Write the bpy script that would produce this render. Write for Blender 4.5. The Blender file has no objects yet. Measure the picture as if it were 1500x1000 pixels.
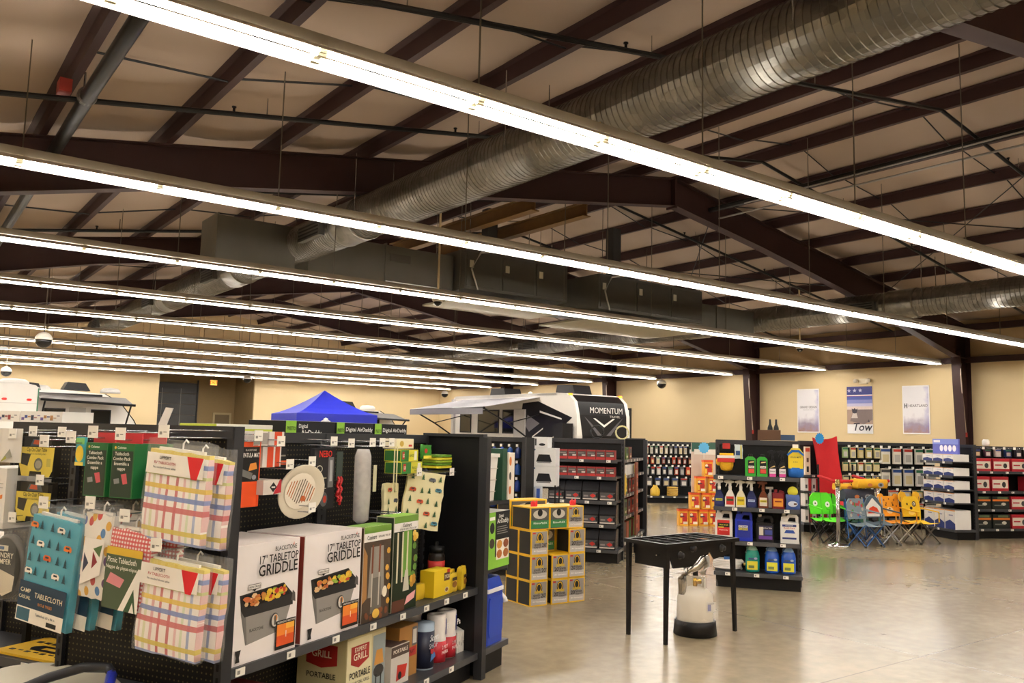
import bpy, math, random
from mathutils import Matrix, Vector
random.seed(7)
PI = math.pi
S = bpy.context.scene
COL = S.collection
# ------------------------------------------------------------------ camera, world, exposure
EYE = 1.60
pit, rol = math.radians(6.22), math.radians(1.34)
cp, sp, cr, sr = math.cos(pit), math.sin(pit), math.cos(rol), math.sin(rol)
fw = Vector((0, cp, sp)); u0 = Vector((0, -sp, cp)); r0 = Vector((1, 0, 0))
rt = cr * r0 + sr * u0; up = -sr * r0 + cr * u0
cam = bpy.data.cameras.new('camera'); cam.sensor_width = 36; cam.lens = 36 * 1245 / 1500
cam.clip_start = .05; cam.clip_end = 300
camo = bpy.data.objects.new('camera', cam); COL.objects.link(camo)
camo.matrix_world = Matrix(((rt.x, up.x, -fw.x, 0), (rt.y, up.y, -fw.y, 0), (rt.z, up.z, -fw.z, EYE), (0, 0, 0, 1)))
S.camera = camo
W = bpy.data.worlds.new('world'); S.world = W; W.use_nodes = True
W.node_tree.nodes['Background'].inputs[0].default_value = (.8, .85, 1, 1)
W.node_tree.nodes['Background'].inputs[1].default_value = .02
S.view_settings.view_transform = 'Standard'; S.view_settings.look = 'None'
S.view_settings.gamma = 1; S.view_settings.use_curve_mapping = False
S.view_settings.exposure = 0.78
LAMP = 34.0
# ------------------------------------------------------------------ frames of reference
YAW = math.radians(53.4)          # light rows and roof frames run along A, purlins and ducts along P
A = Vector((math.sin(YAW), math.cos(YAW), 0)); P = Vector((-math.cos(YAW), math.sin(YAW), 0))
BROT = math.atan2(A.y, A.x)       # rotation of the building axes
BM = Matrix.Rotation(BROT, 4, 'Z')
# ------------------------------------------------------------------ materials
def lin(c):
    if isinstance(c, str):
        c = [int(c[i:i + 2], 16) / 255 for i in (0, 2, 4)]
    return tuple(x / 12.92 if x <= .04045 else ((x + .055) / 1.055) ** 2.4 for x in c[:3])
MC = {}
def mat(c, rough=.5, metal=0, var=.06, scale=6, bump=0, alpha=1, trans=0, coat=0):
    k = (str(c), rough, metal, var, scale, bump, alpha, trans, coat)
    if k in MC: return MC[k]
    m = bpy.data.materials.new('m_' + str(c)); m.use_nodes = True
    n = m.node_tree.nodes; l = m.node_tree.links; b = n['Principled BSDF']
    L = lin(c)
    b.inputs['Base Color'].default_value = (*L, 1)
    b.inputs['Roughness'].default_value = rough; b.inputs['Metallic'].default_value = metal
    if max(L) < .03: b.inputs['Specular IOR Level'].default_value = .28
    if coat: b.inputs['Coat Weight'].default_value = coat
    if trans: b.inputs['Transmission Weight'].default_value = trans; b.inputs['IOR'].default_value = 1.2
    if alpha < 1: b.inputs['Alpha'].default_value = alpha
    if var or bump:
        tc = n.new('ShaderNodeTexCoord'); nz = n.new('ShaderNodeTexNoise')
        nz.inputs['Scale'].default_value = scale; nz.inputs['Detail'].default_value = 3
        l.new(tc.outputs['Object'], nz.inputs['Vector'])
        if var:
            mx = n.new('ShaderNodeMix'); mx.data_type = 'RGBA'
            mx.inputs[6].default_value = tuple(max(0, x * (1 - var)) for x in L) + (1,)
            mx.inputs[7].default_value = tuple(min(1, x * (1 + var)) for x in L) + (1,)
            l.new(nz.outputs['Fac'], mx.inputs[0]); l.new(mx.outputs[2], b.inputs['Base Color'])
        if bump:
            bp = n.new('ShaderNodeBump'); bp.inputs['Strength'].default_value = bump
            l.new(nz.outputs['Fac'], bp.inputs['Height']); l.new(bp.outputs['Normal'], b.inputs['Normal'])
    MC[k] = m
    return m
def emit(c, s):
    k = ('emit', str(c), s)
    if k in MC: return MC[k]
    m = bpy.data.materials.new('glow'); m.use_nodes = True
    b = m.node_tree.nodes['Principled BSDF']
    b.inputs['Base Color'].default_value = (*lin(c), 1)
    b.inputs['Emission Color'].default_value = (*lin(c), 1); b.inputs['Emission Strength'].default_value = s
    MC[k] = m
    return m
def nodes(name):
    m = bpy.data.materials.new(name); m.use_nodes = True
    return m, m.node_tree.nodes, m.node_tree.links, m.node_tree.nodes['Principled BSDF']
def math_node(n, l, op, a, b=None):
    q = n.new('ShaderNodeMath'); q.operation = op
    for i, v in enumerate((a, b)):
        if v is None: continue
        if isinstance(v, (int, float)): q.inputs[i].default_value = v
        else: l.new(v, q.inputs[i])
    return q.outputs[0]
def peg_material():
    m, n, l, b = nodes('pegboard')
    tc = n.new('ShaderNodeTexCoord'); sx = n.new('ShaderNodeSeparateXYZ'); l.new(tc.outputs['Object'], sx.inputs[0])
    d = []
    for o in ('X', 'Z'):
        f = math_node(n, l, 'FRACT', math_node(n, l, 'MULTIPLY', sx.outputs[o], 1 / .0254))
        f = math_node(n, l, 'SUBTRACT', f, .5); d.append(math_node(n, l, 'MULTIPLY', f, f))
    r = math_node(n, l, 'ADD', d[0], d[1]); h = math_node(n, l, 'LESS_THAN', r, .028)
    mx = n.new('ShaderNodeMix'); mx.data_type = 'RGBA'; l.new(h, mx.inputs[0])
    mx.inputs[6].default_value = (*lin('0e0e10'), 1); mx.inputs[7].default_value = (*lin('574f34'), 1)  # hole colour paints in the yellowish light showing through the board
    l.new(mx.outputs[2], b.inputs['Base Color']); b.inputs['Roughness'].default_value = .5; b.inputs['Specular IOR Level'].default_value = .25
    return m
def floor_material():
    m, n, l, b = nodes('polished_concrete')
    tc = n.new('ShaderNodeTexCoord')
    n1 = n.new('ShaderNodeTexNoise'); n1.inputs['Scale'].default_value = .4; n1.inputs['Detail'].default_value = 3; n1.inputs['Roughness'].default_value = .5
    n2 = n.new('ShaderNodeTexNoise'); n2.inputs['Scale'].default_value = 9; n2.inputs['Detail'].default_value = 8
    for q in (n1, n2): l.new(tc.outputs['Object'], q.inputs['Vector'])
    ad = math_node(n, l, 'ADD', math_node(n, l, 'MULTIPLY', n1.outputs['Fac'], .65), math_node(n, l, 'MULTIPLY', n2.outputs['Fac'], .35))
    cr_ = n.new('ShaderNodeValToRGB'); l.new(ad, cr_.inputs[0])
    e = cr_.color_ramp.elements; e[0].position = .33; e[0].color = (*lin('7b6f5b'), 1); e[1].position = .68; e[1].color = (*lin('a29378'), 1)
    q = e.new(.5); q.color = (*lin('8f8169'), 1)
    # saw-cut joints on the building grid
    sx = n.new('ShaderNodeSeparateXYZ'); l.new(tc.outputs['Object'], sx.inputs[0])
    js = []
    for o, off in (('X', 1.1), ('Y', .35)):
        f = math_node(n, l, 'FRACT', math_node(n, l, 'DIVIDE', math_node(n, l, 'ADD', sx.outputs[o], off), 3.8))
        js.append(math_node(n, l, 'LESS_THAN', f, .0028))
    j = math_node(n, l, 'MAXIMUM', js[0], js[1])
    mx = n.new('ShaderNodeMix'); mx.data_type = 'RGBA'; l.new(math_node(n, l, 'MULTIPLY', j, .55), mx.inputs[0])
    l.new(cr_.outputs[0], mx.inputs[6]); mx.inputs[7].default_value = (*lin('4a4238'), 1)
    l.new(mx.outputs[2], b.inputs['Base Color'])
    rr = n.new('ShaderNodeMapRange'); l.new(n1.outputs['Fac'], rr.inputs[0]); rr.inputs[3].default_value = .19; rr.inputs[4].default_value = .27
    l.new(rr.outputs[0], b.inputs['Roughness'])
    b.inputs['Specular IOR Level'].default_value = .65
    return m
def duct_material():
    m, n, l, b = nodes('galvanised_spiral')
    tc = n.new('ShaderNodeTexCoord'); v = n.new('ShaderNodeTexVoronoi'); v.inputs['Scale'].default_value = 9
    l.new(tc.outputs['Object'], v.inputs['Vector'])
    cr_ = n.new('ShaderNodeValToRGB'); l.new(v.outputs['Color'], cr_.inputs[0])
    cr_.color_ramp.elements[0].color = (*lin('6f6c65'), 1); cr_.color_ramp.elements[1].color = (*lin('8a867d'), 1)
    l.new(cr_.outputs[0], b.inputs['Base Color']); b.inputs['Metallic'].default_value = .9; b.inputs['Roughness'].default_value = .3
    return m
PEG = peg_material(); FLOORM = floor_material(); DUCT = duct_material()
STEEL = mat('331815', .65, 0, .1)             # red-oxide primed roof steel
GREYM = mat('333438', .42, .3, .05); BLACKM = mat('0c0c0e', .5); DARKM = mat('1c1c1e', .5)
LIP = mat('4c4e53', .35, .4); WHITE = mat('ece9e4', .5); TAG = mat('efece4', .6, 0, .03)
WIRE = mat('b9bcc0', .25, .9); CHROME = mat('d5d6d8', .12, 1)
SHEET = mat('76746c', .42, .6, .12, 3)
# ------------------------------------------------------------------ mesh helpers
class MB:
    def __init__(s): s.v = []; s.f = []; s.m = []; s.mats = []
    def mi(s, m):
        if m not in s.mats: s.mats.append(m)
        return s.mats.index(m)
    def face(s, pts, m):
        i = len(s.v); s.v += [tuple(p) for p in pts]; s.f.append(tuple(range(i, i + len(pts)))); s.m.append(s.mi(m)); return s
    def poly(s, v, f, m):
        i = len(s.v); s.v += [tuple(p) for p in v]; k = s.mi(m)
        for q in f: s.f.append(tuple(i + j for j in q)); s.m.append(k)
        return s
    def box(s, x0, x1, y0, y1, z0, z1, m):
        return s.poly([(x, y, z) for z in (z0, z1) for y in (y0, y1) for x in (x0, x1)],
                      [(0, 2, 3, 1), (4, 5, 7, 6), (0, 1, 5, 4), (2, 6, 7, 3), (0, 4, 6, 2), (1, 3, 7, 5)], m)
    def bbox(s, x0, x1, y0, y1, z0, z1, m, b=.01):       # box with chamfered vertical edges
        p = [(x0 + b, y0), (x1 - b, y0), (x1, y0 + b), (x1, y1 - b), (x1 - b, y1), (x0 + b, y1), (x0, y1 - b), (x0, y0 + b)]
        return s.prism(p, z0, z1, m)
    def prism(s, p, z0, z1, m, ax='z', p2=None):          # polygon extruded along an axis
        n = len(p); p2 = p2 or p
        def q(a, h): return {'z': (a[0], a[1], h), 'y': (a[0], h, a[1]), 'x': (h, a[0], a[1])}[ax]
        v = [q(a, z0) for a in p] + [q(a, z1) for a in p2]
        f = [tuple(range(n))[::-1], tuple(range(n, 2 * n))] + [(i, (i + 1) % n, n + (i + 1) % n, n + i) for i in range(n)]
        return s.poly(v, f, m)
    def lathe(s, prof, m, c=(0, 0, 0), n=16, sx=1, sy=1, ax='z'):
        v = []; f = []
        for r, h in prof:
            for i in range(n):
                t = 2 * PI * i / n; a, b = r * math.cos(t) * sx, r * math.sin(t) * sy
                q = {'z': (a, b, h), 'x': (h, a, b), 'y': (a, h, b)}[ax]
                v.append((c[0] + q[0], c[1] + q[1], c[2] + q[2]))
        for k in range(len(prof) - 1):
            for i in range(n):
                j = (i + 1) % n; f.append((k * n + i, k * n + j, k * n + n + j, k * n + n + i))
        f.append(tuple(range(n))[::-1]); f.append(tuple((len(prof) - 1) * n + i for i in range(n)))
        return s.poly(v, f, m)
    def tube(s, pts, r, m, n=6):
        pts = [Vector(p) for p in pts]; v = []; f = []; L = len(pts)
        for i, p in enumerate(pts):
            d = (pts[min(i + 1, L - 1)] - pts[max(i - 1, 0)]).normalized()
            a = d.orthogonal().normalized() if abs(d.z) < .9 else d.cross(Vector((1, 0, 0))).normalized()
            if abs(d.z) < .9: a = d.cross(Vector((0, 0, 1))).normalized()
            b = d.cross(a)
            rr = r[i] if isinstance(r, (list, tuple)) else r
            for k in range(n):
                t = 2 * PI * k / n; v.append(tuple(p + a * rr * math.cos(t) + b * rr * math.sin(t)))
        for i in range(L - 1):
            for k in range(n):
                j = (k + 1) % n; f.append((i * n + k, i * n + j, i * n + n + j, i * n + n + k))
        f.append(tuple(range(n))[::-1]); f.append(tuple((L - 1) * n + k for k in range(n)))
        return s.poly(v, f, m)
    def build(s, name, parent=None, loc=None, rotz=None, smooth=False):
        me = bpy.data.meshes.new(name); me.from_pydata(s.v, [], s.f)
        for m in s.mats: me.materials.append(m)
        me.polygons.foreach_set('material_index', s.m)
        if smooth: me.polygons.foreach_set('use_smooth', [True] * len(s.f))
        me.update()
        return link(name, me, parent, loc, rotz)
def link(name, me, parent=None, loc=None, rotz=None):
    o = bpy.data.objects.new(name, me); COL.objects.link(o)
    if parent: o.parent = parent
    if loc is not None: o.location = loc
    if rotz is not None: o.rotation_euler = (0, 0, rotz)
    return o
def tag(o, label=None, cat=None, group=None, kind=None):
    if label: o['label'] = label
    if cat: o['category'] = cat
    if group: o['group'] = group
    if kind: o['kind'] = kind
    return o
def thing(name, label, cat, loc=(0, 0, 0), rotz=0, group=None):
    return tag(link(name, None, None, loc, rotz), label, cat, group)
def struct(name, label, mb, parent=None, building=True):
    o = mb.build(name, parent)
    if building and not parent: o.rotation_euler = (0, 0, BROT)
    if not parent: tag(o, label, name.split('_')[0], None, 'structure')
    return o
def copy_tree(o, parent=None, loc=None, rotz=None, label=None):
    c = o.copy(); COL.objects.link(c)
    if parent: c.parent = parent
    if loc is not None: c.location = loc
    if rotz is not None: c.rotation_euler = (0, 0, rotz)
    if label: c['label'] = label
    for ch in list(o.children): copy_tree(ch, c)
    return c
TXT = {}
def text(parent, s, x, z, size, color, y=-.002, align='CENTER', width=None, rot=0, name='lettering', bold=.012, shear=0):
    """flat printed lettering standing on the face y = const of its parent (x right, z up)"""
    k = (s, align, bold, shear)
    if k not in TXT:
        cu = bpy.data.curves.new('t', 'FONT'); cu.body = s; cu.align_x = align; cu.align_y = 'CENTER'
        cu.resolution_u = 2; cu.offset = bold; cu.shear = shear
        t = bpy.data.objects.new('t', cu)
        me = bpy.data.meshes.new_from_object(t); bpy.data.objects.remove(t)
        xs = [v.co.x for v in me.vertices] or [0, 1]
        TXT[k] = (me, max(xs) - min(xs)); me.materials.clear(); me.materials.append(None)
    me, wd = TXT[k]
    o = link(name, me, parent)
    o.material_slots[0].link = 'OBJECT'; o.material_slots[0].material = mat(color, .5, 0, 0)
    o.location = (x, y, z); o.rotation_euler = (PI / 2, -rot, 0)
    o.scale = ((width / wd / 1 if width else size), size, 1)
    return o
def RC(c, x0, z0, x1, z1): return (c, [(x0, z0), (x1, z0), (x1, z1), (x0, z1)])
def EL(c, cx, cz, rx, rz, n=14): return (c, [(cx + rx * math.cos(2 * PI * i / n), cz + rz * math.sin(2 * PI * i / n)) for i in range(n)])
def PG(c, *p): return (c, list(p))
def decal(parent, polys, y=0, name='print', rough=.5, step=.00012, metal=0):
    mb = MB()
    for i, (c, p) in enumerate(polys):
        m = c if not isinstance(c, str) else mat(c, rough, metal, .05, 20)
        mb.face([(a, y - .0006 - step * i, b) for a, b in p], m)
    return mb.build(name, parent)
def Rn(h, sx, sy, w, hh): return h
# ================================================================== THE BUILDING (x = along A, y = along P)
AL, AR, PB, PE, RID = -4.2, 25.75, -5.0, 41.5, 13.1
ZR, SLP = 7.05, .155
def roofz(a): return ZR - SLP * abs(a - RID)
TAN = mat('dac49a', .7, 0, .03, 1.2, .05); TAN2 = mat('bfa67e', .75, 0, .04, 1.5); TAN_SHADE = mat('a58a63', .8, 0, .05, 1)  # last tan is darkened to paint the shade above the lamp hoods
FAB = mat('9d8977', .75, 0, .06, 1.1, .3)
o = MB().box(AL - 1, AR + 1, PB - 1, PE + 5, -.2, 0, FLOORM).build('floor'); o.rotation_euler = (0, 0, BROT)
tag(o, 'polished beige grey concrete floor of the store', 'floor', None, 'structure')
# sagging insulation fabric between the purlins
PUR = [RID - 1.07 - 1.524 * k for k in range(11)][::-1] + [RID + .35] + [RID + 1.85 + 1.524 * k for k in range(7)]
mb = MB(); ed = [AL - .3] + PUR + [AR + .3]; av = []
for i in range(len(ed) - 1):
    for k in range(6):
        t = k / 6; av.append((ed[i] + (ed[i + 1] - ed[i]) * t, 4 * t * (1 - t)))
av.append((ed[-1], 0)); pv = [PB + .4 * i for i in range(int((PE - PB) / .4) + 1)] + [PE + .05]
vs = []
for j, p in enumerate(pv):
    for i, (a, s) in enumerate(av):
        w = math.sin(p * 1.9 + a * .7) * .5 + math.sin(p * 4.3 - a * 1.3) * .4 + random.uniform(-.6, .6)
        vs.append((a, p, roofz(a) + .235 - s * (.085 + .035 * w)))
n = len(av); fs = [(j * n + i, j * n + n + i, j * n + n + i + 1, j * n + i + 1) for j in range(len(pv) - 1) for i in range(n - 1)]
mb.poly(vs, fs, FAB)
o = mb.build('ceiling', smooth=True); o.rotation_euler = (0, 0, BROT)
tag(o, 'cream insulation fabric sagging between the roof purlins', 'ceiling', None, 'structure')
# walls
struct('wall_right', 'tan painted wall behind the posters', MB().box(AR, AR + .15, PB, PE, 0, 4.02, TAN))
w = struct('wall_right_upper', 'upper side wall with shade in its tan, above the steel girt', MB().box(AR + .02, AR + .15, PB, PE, 4.02, roofz(AR) + .25, TAN_SHADE))
struct('trim_1', 'brown steel girt along the top of the tan wall', MB().box(AR - .14, AR + .02, PB, PE, 4.0, 4.17, STEEL))
struct('trim_2', 'brown eave strut where roof meets side wall', MB().box(AR - .2, AR + .02, PB, PE, 4.95, 5.13, STEEL))
O0, O1, OT = 10.45, 14.98, 4.42
w = struct('wall_far', 'tan end wall with a recessed loading bay',
           MB().box(AL, O0, PE, PE + .15, 0, 4.45, TAN).box(O1, AR, PE, PE + .15, 0, 4.45, TAN))
g = tag(link('wall_far_gable', None), 'ribbed tan gable above the end wall', 'wall', None, 'structure'); g.rotation_euler = (0, 0, BROT)
a = AL
while a < AR:
    b = min(a + .92, AR)
    MB().prism([(a + .012, 4.45), (b - .012, 4.45), (b - .012, roofz(b) + .22), (a + .012, roofz(a) + .22)], PE + .02, PE + .1, TAN2, 'y').build('panel', g)
    a = b
MB().box(AL, AR, PE + .1, PE + .14, 4.42, 7.3, mat('5c4a36', .8)).build('backing', g)
# recessed bay: side walls, head, back
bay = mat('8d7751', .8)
struct('wall_bay', 'dark beige walls of the loading bay recess',
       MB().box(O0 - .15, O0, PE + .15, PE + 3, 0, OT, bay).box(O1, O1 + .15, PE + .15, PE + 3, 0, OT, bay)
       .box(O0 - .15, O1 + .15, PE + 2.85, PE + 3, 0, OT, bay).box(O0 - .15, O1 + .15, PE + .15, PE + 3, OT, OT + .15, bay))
d = tag(link('door_1', None), 'dark grey roll-up loading door in the bay', 'door', None, 'structure'); d.rotation_euler = (0, 0, BROT)
DG = mat('3b3a38', .45, .3)
for k in range(7):
    MB().box(O0 + .05, O0 + 2.55, PE + 2.76, PE + 2.84, .02 + k * .54, .02 + k * .54 + .525, DG).build('door_panel', d)
for s in (.0, 1.0): MB().box(O0 + .02 + s * 2.53, O0 + .08 + s * 2.53, PE + 2.7, PE + 2.84, 0, 3.95, mat('2a2928', .4)).build('door_track', d)
for s in (.85, 1.75): MB().box(O0 + s, O0 + s + .02, PE + 2.745, PE + 2.76, .3, 3.5, mat('9a968c', .4)).build('door_strut', d)
d = tag(link('door_2', None), 'small framed door at the back of the bay', 'door', None, 'structure'); d.rotation_euler = (0, 0, BROT)
MB().box(13.98, 14.72, PE + 2.8, PE + 2.85, 0, 2.25, mat('6b5a3e', .6)).build('door_leaf', d)
MB().box(13.88, 13.98, PE + 2.78, PE + 2.85, 0, 2.35, mat('a89670', .6)).box(14.72, 14.82, PE + 2.78, PE + 2.85, 0, 2.35, mat('a89670', .6)).box(13.98, 14.72, PE + 2.78, PE + 2.85, 2.25, 2.35, mat('a89670', .6)).build('door_frame', d)
ex = thing('exit_sign', 'small lit red and orange exit sign in the loading bay', 'sign', A * 13.45 + P * (PE + 1.6) + Vector((0, 0, 3.68)), BROT)
MB().box(-.18, .18, 0, .06, 0, .27, WHITE).build('housing', ex); MB().box(-.16, .16, -.005, 0, .02, .25, emit('ff9a3c', 1.6)).build('sign_face', ex)
text(ex, 'EXIT', 0, .135, .19, 'd01810', -.008)
MB().tube([(0, .03, .27), (0, .03, OT - 3.68)], .012, GREYM).build('stem', ex)
# walls behind the camera and at the left close the store
struct('wall_left', 'tan side wall of the store beyond the left edge', MB().box(AL - .15, AL, PB, PE, 0, roofz(AL) + .25, TAN))
struct('wall_near', 'tan wall of the store behind the viewpoint', MB().box(AL, AR, PB - .15, PB, 0, 7.3, TAN))
# rigid steel frames
def rafter(pts_t, pts_b, y, parent, name='rafter'):
    mb = MB(); n = len(pts_t)
    mb.prism(pts_t + pts_b[::-1], y - .012, y + .012, STEEL, 'y')
    for L in (pts_t, pts_b):
        for i in range(n - 1):
            (x0, z0), (x1, z1) = L[i], L[i + 1]; th = -.018 if L is pts_t else .018
            q = [(x0, z0), (x1, z1), (x1, z1 + th), (x0, z0 + th)]
            mb.prism(q, y - .12, y + .12, STEEL, 'y')
    return mb.build(name, parent)
frames = []
for k, y in enumerate((3.9, 12.1, 19.6, 27.1, 34.6)):
    fr = tag(link('steel_frame', None), ['dark brown steel roof frame at the top right corner', 'broad dark brown roof frame crossing the middle of the ceiling', 'second dark brown roof frame behind the ceiling trunk duct',
             'third dark brown roof frame over the trailers', 'farthest dark brown roof frame near the end wall'][k], 'frame', 'roof frames', 'structure')
    fr.rotation_euler = (0, 0, BROT)
    la = [AL, 1.0, 3.5, 6.8, RID]; lb = [3.35, 4.42, 4.98, 5.5, 6.45]
    rafter([(a, roofz(a)) for a in la], list(zip(la, lb)), y, fr)
    ra = [RID, 16, 19.4, AR - .75, AR]; rb = [6.45, 6.0, 5.4, 4.16, 4.1]
    rafter([(a, roofz(a)) for a in ra], list(zip(ra, rb)), y, fr)
    MB().box(RID - .025, RID + .025, y - .13, y + .13, 6.4, ZR, STEEL).build('ridge_plate', fr)
    c = MB(); x0, x1 = AR - .62, AR - .36
    c.prism([(x1, 0), (AR, 0), (AR, 4.9), (x0, 4.9)], y - .012, y + .012, STEEL, 'y')
    c.prism([(x1, 0), (x1 + .02, 0), (x0 + .02, 4.3), (x0, 4.3)], y - .14, y + .14, STEEL, 'y'); c.box(AR - .02, AR, y - .14, y + .14, 0, 5, STEEL)
    c.build('column', fr)
    c = MB(); c.box(AL, AL + .35, y - .12, y + .12, 0, 3.6, STEEL).build('column', fr)
    MB().tube([(x1 - .03, y - .12, 1.9), (x0 + .03, y - .12, 3.6), (x0 + .06, y - .12, 3.95)], .02, mat('b7a79a', .4, .4)).build('conduit', fr)
    MB().box(x1 - .1, x1 - .02, y - .16, y - .06, 1.82, 1.95, mat('b3201c', .5)).build('alarm_bell', fr)
# purlins: one long rolled section each
for i, a in enumerate(PUR):
    z = roofz(a)
    pr = [(a, z), (a + .085, z), (a + .085, z + .02), (a + .014, z + .03), (a + .014, z + .19), (a - .07, z + .205), (a - .07, z + .215), (a, z + .215)]
    o = MB().prism(pr, PB, PE, STEEL, 'y').build('roof_purlin'); o.rotation_euler = (0, 0, BROT)
    tag(o, 'brown steel purlin running under the roof fabric', 'purlin', 'roof purlins', 'structure')
# sag straps between the purlins and crossed cable braces
br = tag(link('roof_bracing', None), 'thin dark rods bracing the roof purlins', 'bracing', None, 'structure'); br.rotation_euler = (0, 0, BROT)
for y in (7.0, 9.3, 14.6, 17.1, 22.1, 24.6, 29.6, 32.1, 37, 39.5):
    for i in range(3, len(PUR) - 1):
        a, b = PUR[i], PUR[i + 1]; dz = (.16, .03) if i % 2 else (.03, .16)
        MB().tube([(a, y, roofz(a) + dz[0]), (b, y + .1, roofz(b) + dz[1])], .014, DARKM, 4).build('brace_rod', br)
for y0, y1 in ((4.6, 12.1), (12.1, 19.6), (27.1, 34.6)):
    for (a0, a1) in ((14.5, 21.5), (21.5, 14.5)):
        MB().tube([(a0, y0, roofz(a0) - .1), (a1, y1, roofz(a1) - .1)], .013, DARKM, 4).build('brace_cable', br)
# ------------------------------------------------------------------ sprinkler pipes
PIPE = mat('1c1a19', .4, .3)
for k, y in enumerate((6.4, 9.8, 13.8, 17.6, 21.4)):
    o = thing('sprinkler_pipe', ['black sprinkler branch pipe nearest the viewer under the roof', 'black sprinkler branch pipe between the two nearest light rows', 'black sprinkler branch pipe just behind the broad roof frame',
              'black sprinkler branch pipe over the ceiling trunk duct', 'farthest black sprinkler branch pipe under the roof'][k], 'pipe', (0, 0, 0), BROT, 'sprinkler pipes')
    MB().tube([(AL + .4, y, roofz(AL + .4) - .22), (RID, y, ZR - .2), (AR - 1, y, roofz(AR - 1) - .24)], .032, PIPE, 8).build('branch_pipe', o)
    for a in (3.1, 6.2, 9.3, 15.4, 18.5, 21.5):
        MB().lathe([(.016, 0), (.016, .05), (.028, .055), (.028, .07)], PIPE, (a, y, roofz(a) - .19), 8).build('sprinkler_head', o)
        MB().tube([(a + .4, y, roofz(a + .4) - .2), (a + .4, y, roofz(a + .4) + .02)], .007, WIRE, 4).build('pipe_hanger', o)
o = thing('sprinkler_main', 'thick black sprinkler main pipe hanging at the ceiling left edge', 'pipe', (0, 0, 0), BROT)
MB().tube([(1.5, -2, 5.05), (1.5, 9.3, 5.0), (1.55, 22, 4.85)], .075, PIPE, 12).build('pipe', o, smooth=True)
for y in (3.6, 7, 9.6, 12.6): MB().lathe([(.09, -.06), (.098, -.03), (.098, .03), (.09, .06)], mat('55504c', .4, .5), (1.5, y, 5.02), 14, ax='y').tube([(1.5, y + .2, 5.08), (1.5, y + .2, 5.35)], .012, WIRE, 4).build('coupling', o)
MB().box(1.25, 1.37, 9.7, 9.9, 5.06, 5.2, mat('8a2a1e', .5)).build('valve', o)
o = thing('ridge_main', 'dark pipe bundle with grey conduit hanging along the roof ridge', 'pipe', (0, 0, 0), BROT)
MB().tube([(14.2, 2, 6.58), (14.2, 12, 6.55)], .06, PIPE, 8).build('pipe', o); MB().tube([(14.5, 2, 6.45), (14.5, 12, 6.42)], .02, mat('8a8580', .4, .5), 6).build('conduit', o)
MB().tube([(14.0, 4, 6.5), (14.1, 11, 6.48)], .015, mat('8a8580', .4, .5), 6).build('conduit', o)
# ------------------------------------------------------------------ spiral ducts, plenum trunk, air handlers
def spiral(name, label, a, z, r, p0, p1, pitch, regs, collars):
    o = thing(name, label, 'duct', A * a + P * p0 + Vector((0, 0, z)), BROT)
    mb = MB(); prof = []; y = 0; L = p1 - p0
    while y < L:
        prof += [(r, y), (r, y + pitch * .84), (r + .009, y + pitch * .9), (r + .009, y + pitch * .95)]; y += pitch
    mb.lathe(prof, DUCT, (0, 0, 0), 28, ax='y'); mb.build('spiral_tube', o, smooth=False)
    for c in collars:
        MB().lathe([(r + .014, c - p0 - .35), (r + .03, c - p0 - .34), (r + .022, c - p0 - .3), (r + .022, c - p0 + .3), (r + .03, c - p0 + .34), (r + .014, c - p0 + .35)], DUCT, (0, 0, 0), 28, ax='y').build('collar', o, smooth=True)
    for c, sd in regs:
        t = -.15 if sd < 0 else PI + .15
        q = MB().box(-.45, .45, -.05, .05, -.13, .13, mat('55534e', .5, .4)).build('register', o)
        q.location = (sd * (r + .03), c - p0, -.05); q.rotation_euler = (0, 0, PI / 2)
        for s in range(4): MB().box(-.4, .4, -.06 if sd > 0 else .052, -.052 if sd > 0 else .06, -.1 + s * .06, -.075 + s * .06, BLACKM).build('vent_blade', q)
    for y in range(int(p0) + 2, int(p1), 4):
        for s in (-1, 1): MB().tube([(s * r, y - p0, 0), (s * r, y - p0, roofz(a) - z)], .009, WIRE, 4).build('hanger_rod', o)
    return o
d1 = spiral('spiral_duct', 'big galvanised spiral duct slanting across the upper ceiling', 6.1, 5.03, .335, 2.2, 33, .078, ((13.6, -1), (19.2, -1), (24.6, -1), (31.5, -1)), (12.6, 18.2, 23.6))
st = MB().box(-.002, .002, -.05, .05, -.035, .035, mat('c9a43a', .6)).build('sticker', d1); st.location = (-.285, 4.2, -.205); st.rotation_euler = (0, -.62, 0)
spiral('spiral_duct', 'distant galvanised spiral duct hanging on the right of the ceiling', 19.6, 4.93, .33, 4, 36, .1, ((11.6, -1), (18, -1), (25, -1)), (10.6, 17, 24))
tr = thing('plenum_trunk', 'rectangular sheet metal trunk duct across the ceiling', 'duct', (0, 0, 0), BROT)
for a0, a1, z0, z1 in ((4.5, 5.95, 4.52, 5.3), (6.2, 7.8, 4.5, 5.26), (7.8, 9.4, 4.55, 5.26), (16.2, 17.7, 4.5, 5.12), (17.7, 19.3, 4.5, 5.12)):
    MB().box(a0 + .01, a1 - .01, 14.75, 15.6, z0, z1, SHEET).box(a0 - .012, a0 + .012, 14.72, 15.62, z0 - .03, z1 + .03, SHEET).build('duct_section', tr)
MB().box(7.9, 8.35, 14.72, 14.75, 4.95, 5.1, mat('5b5952', .5)).build('grille', tr)
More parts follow.
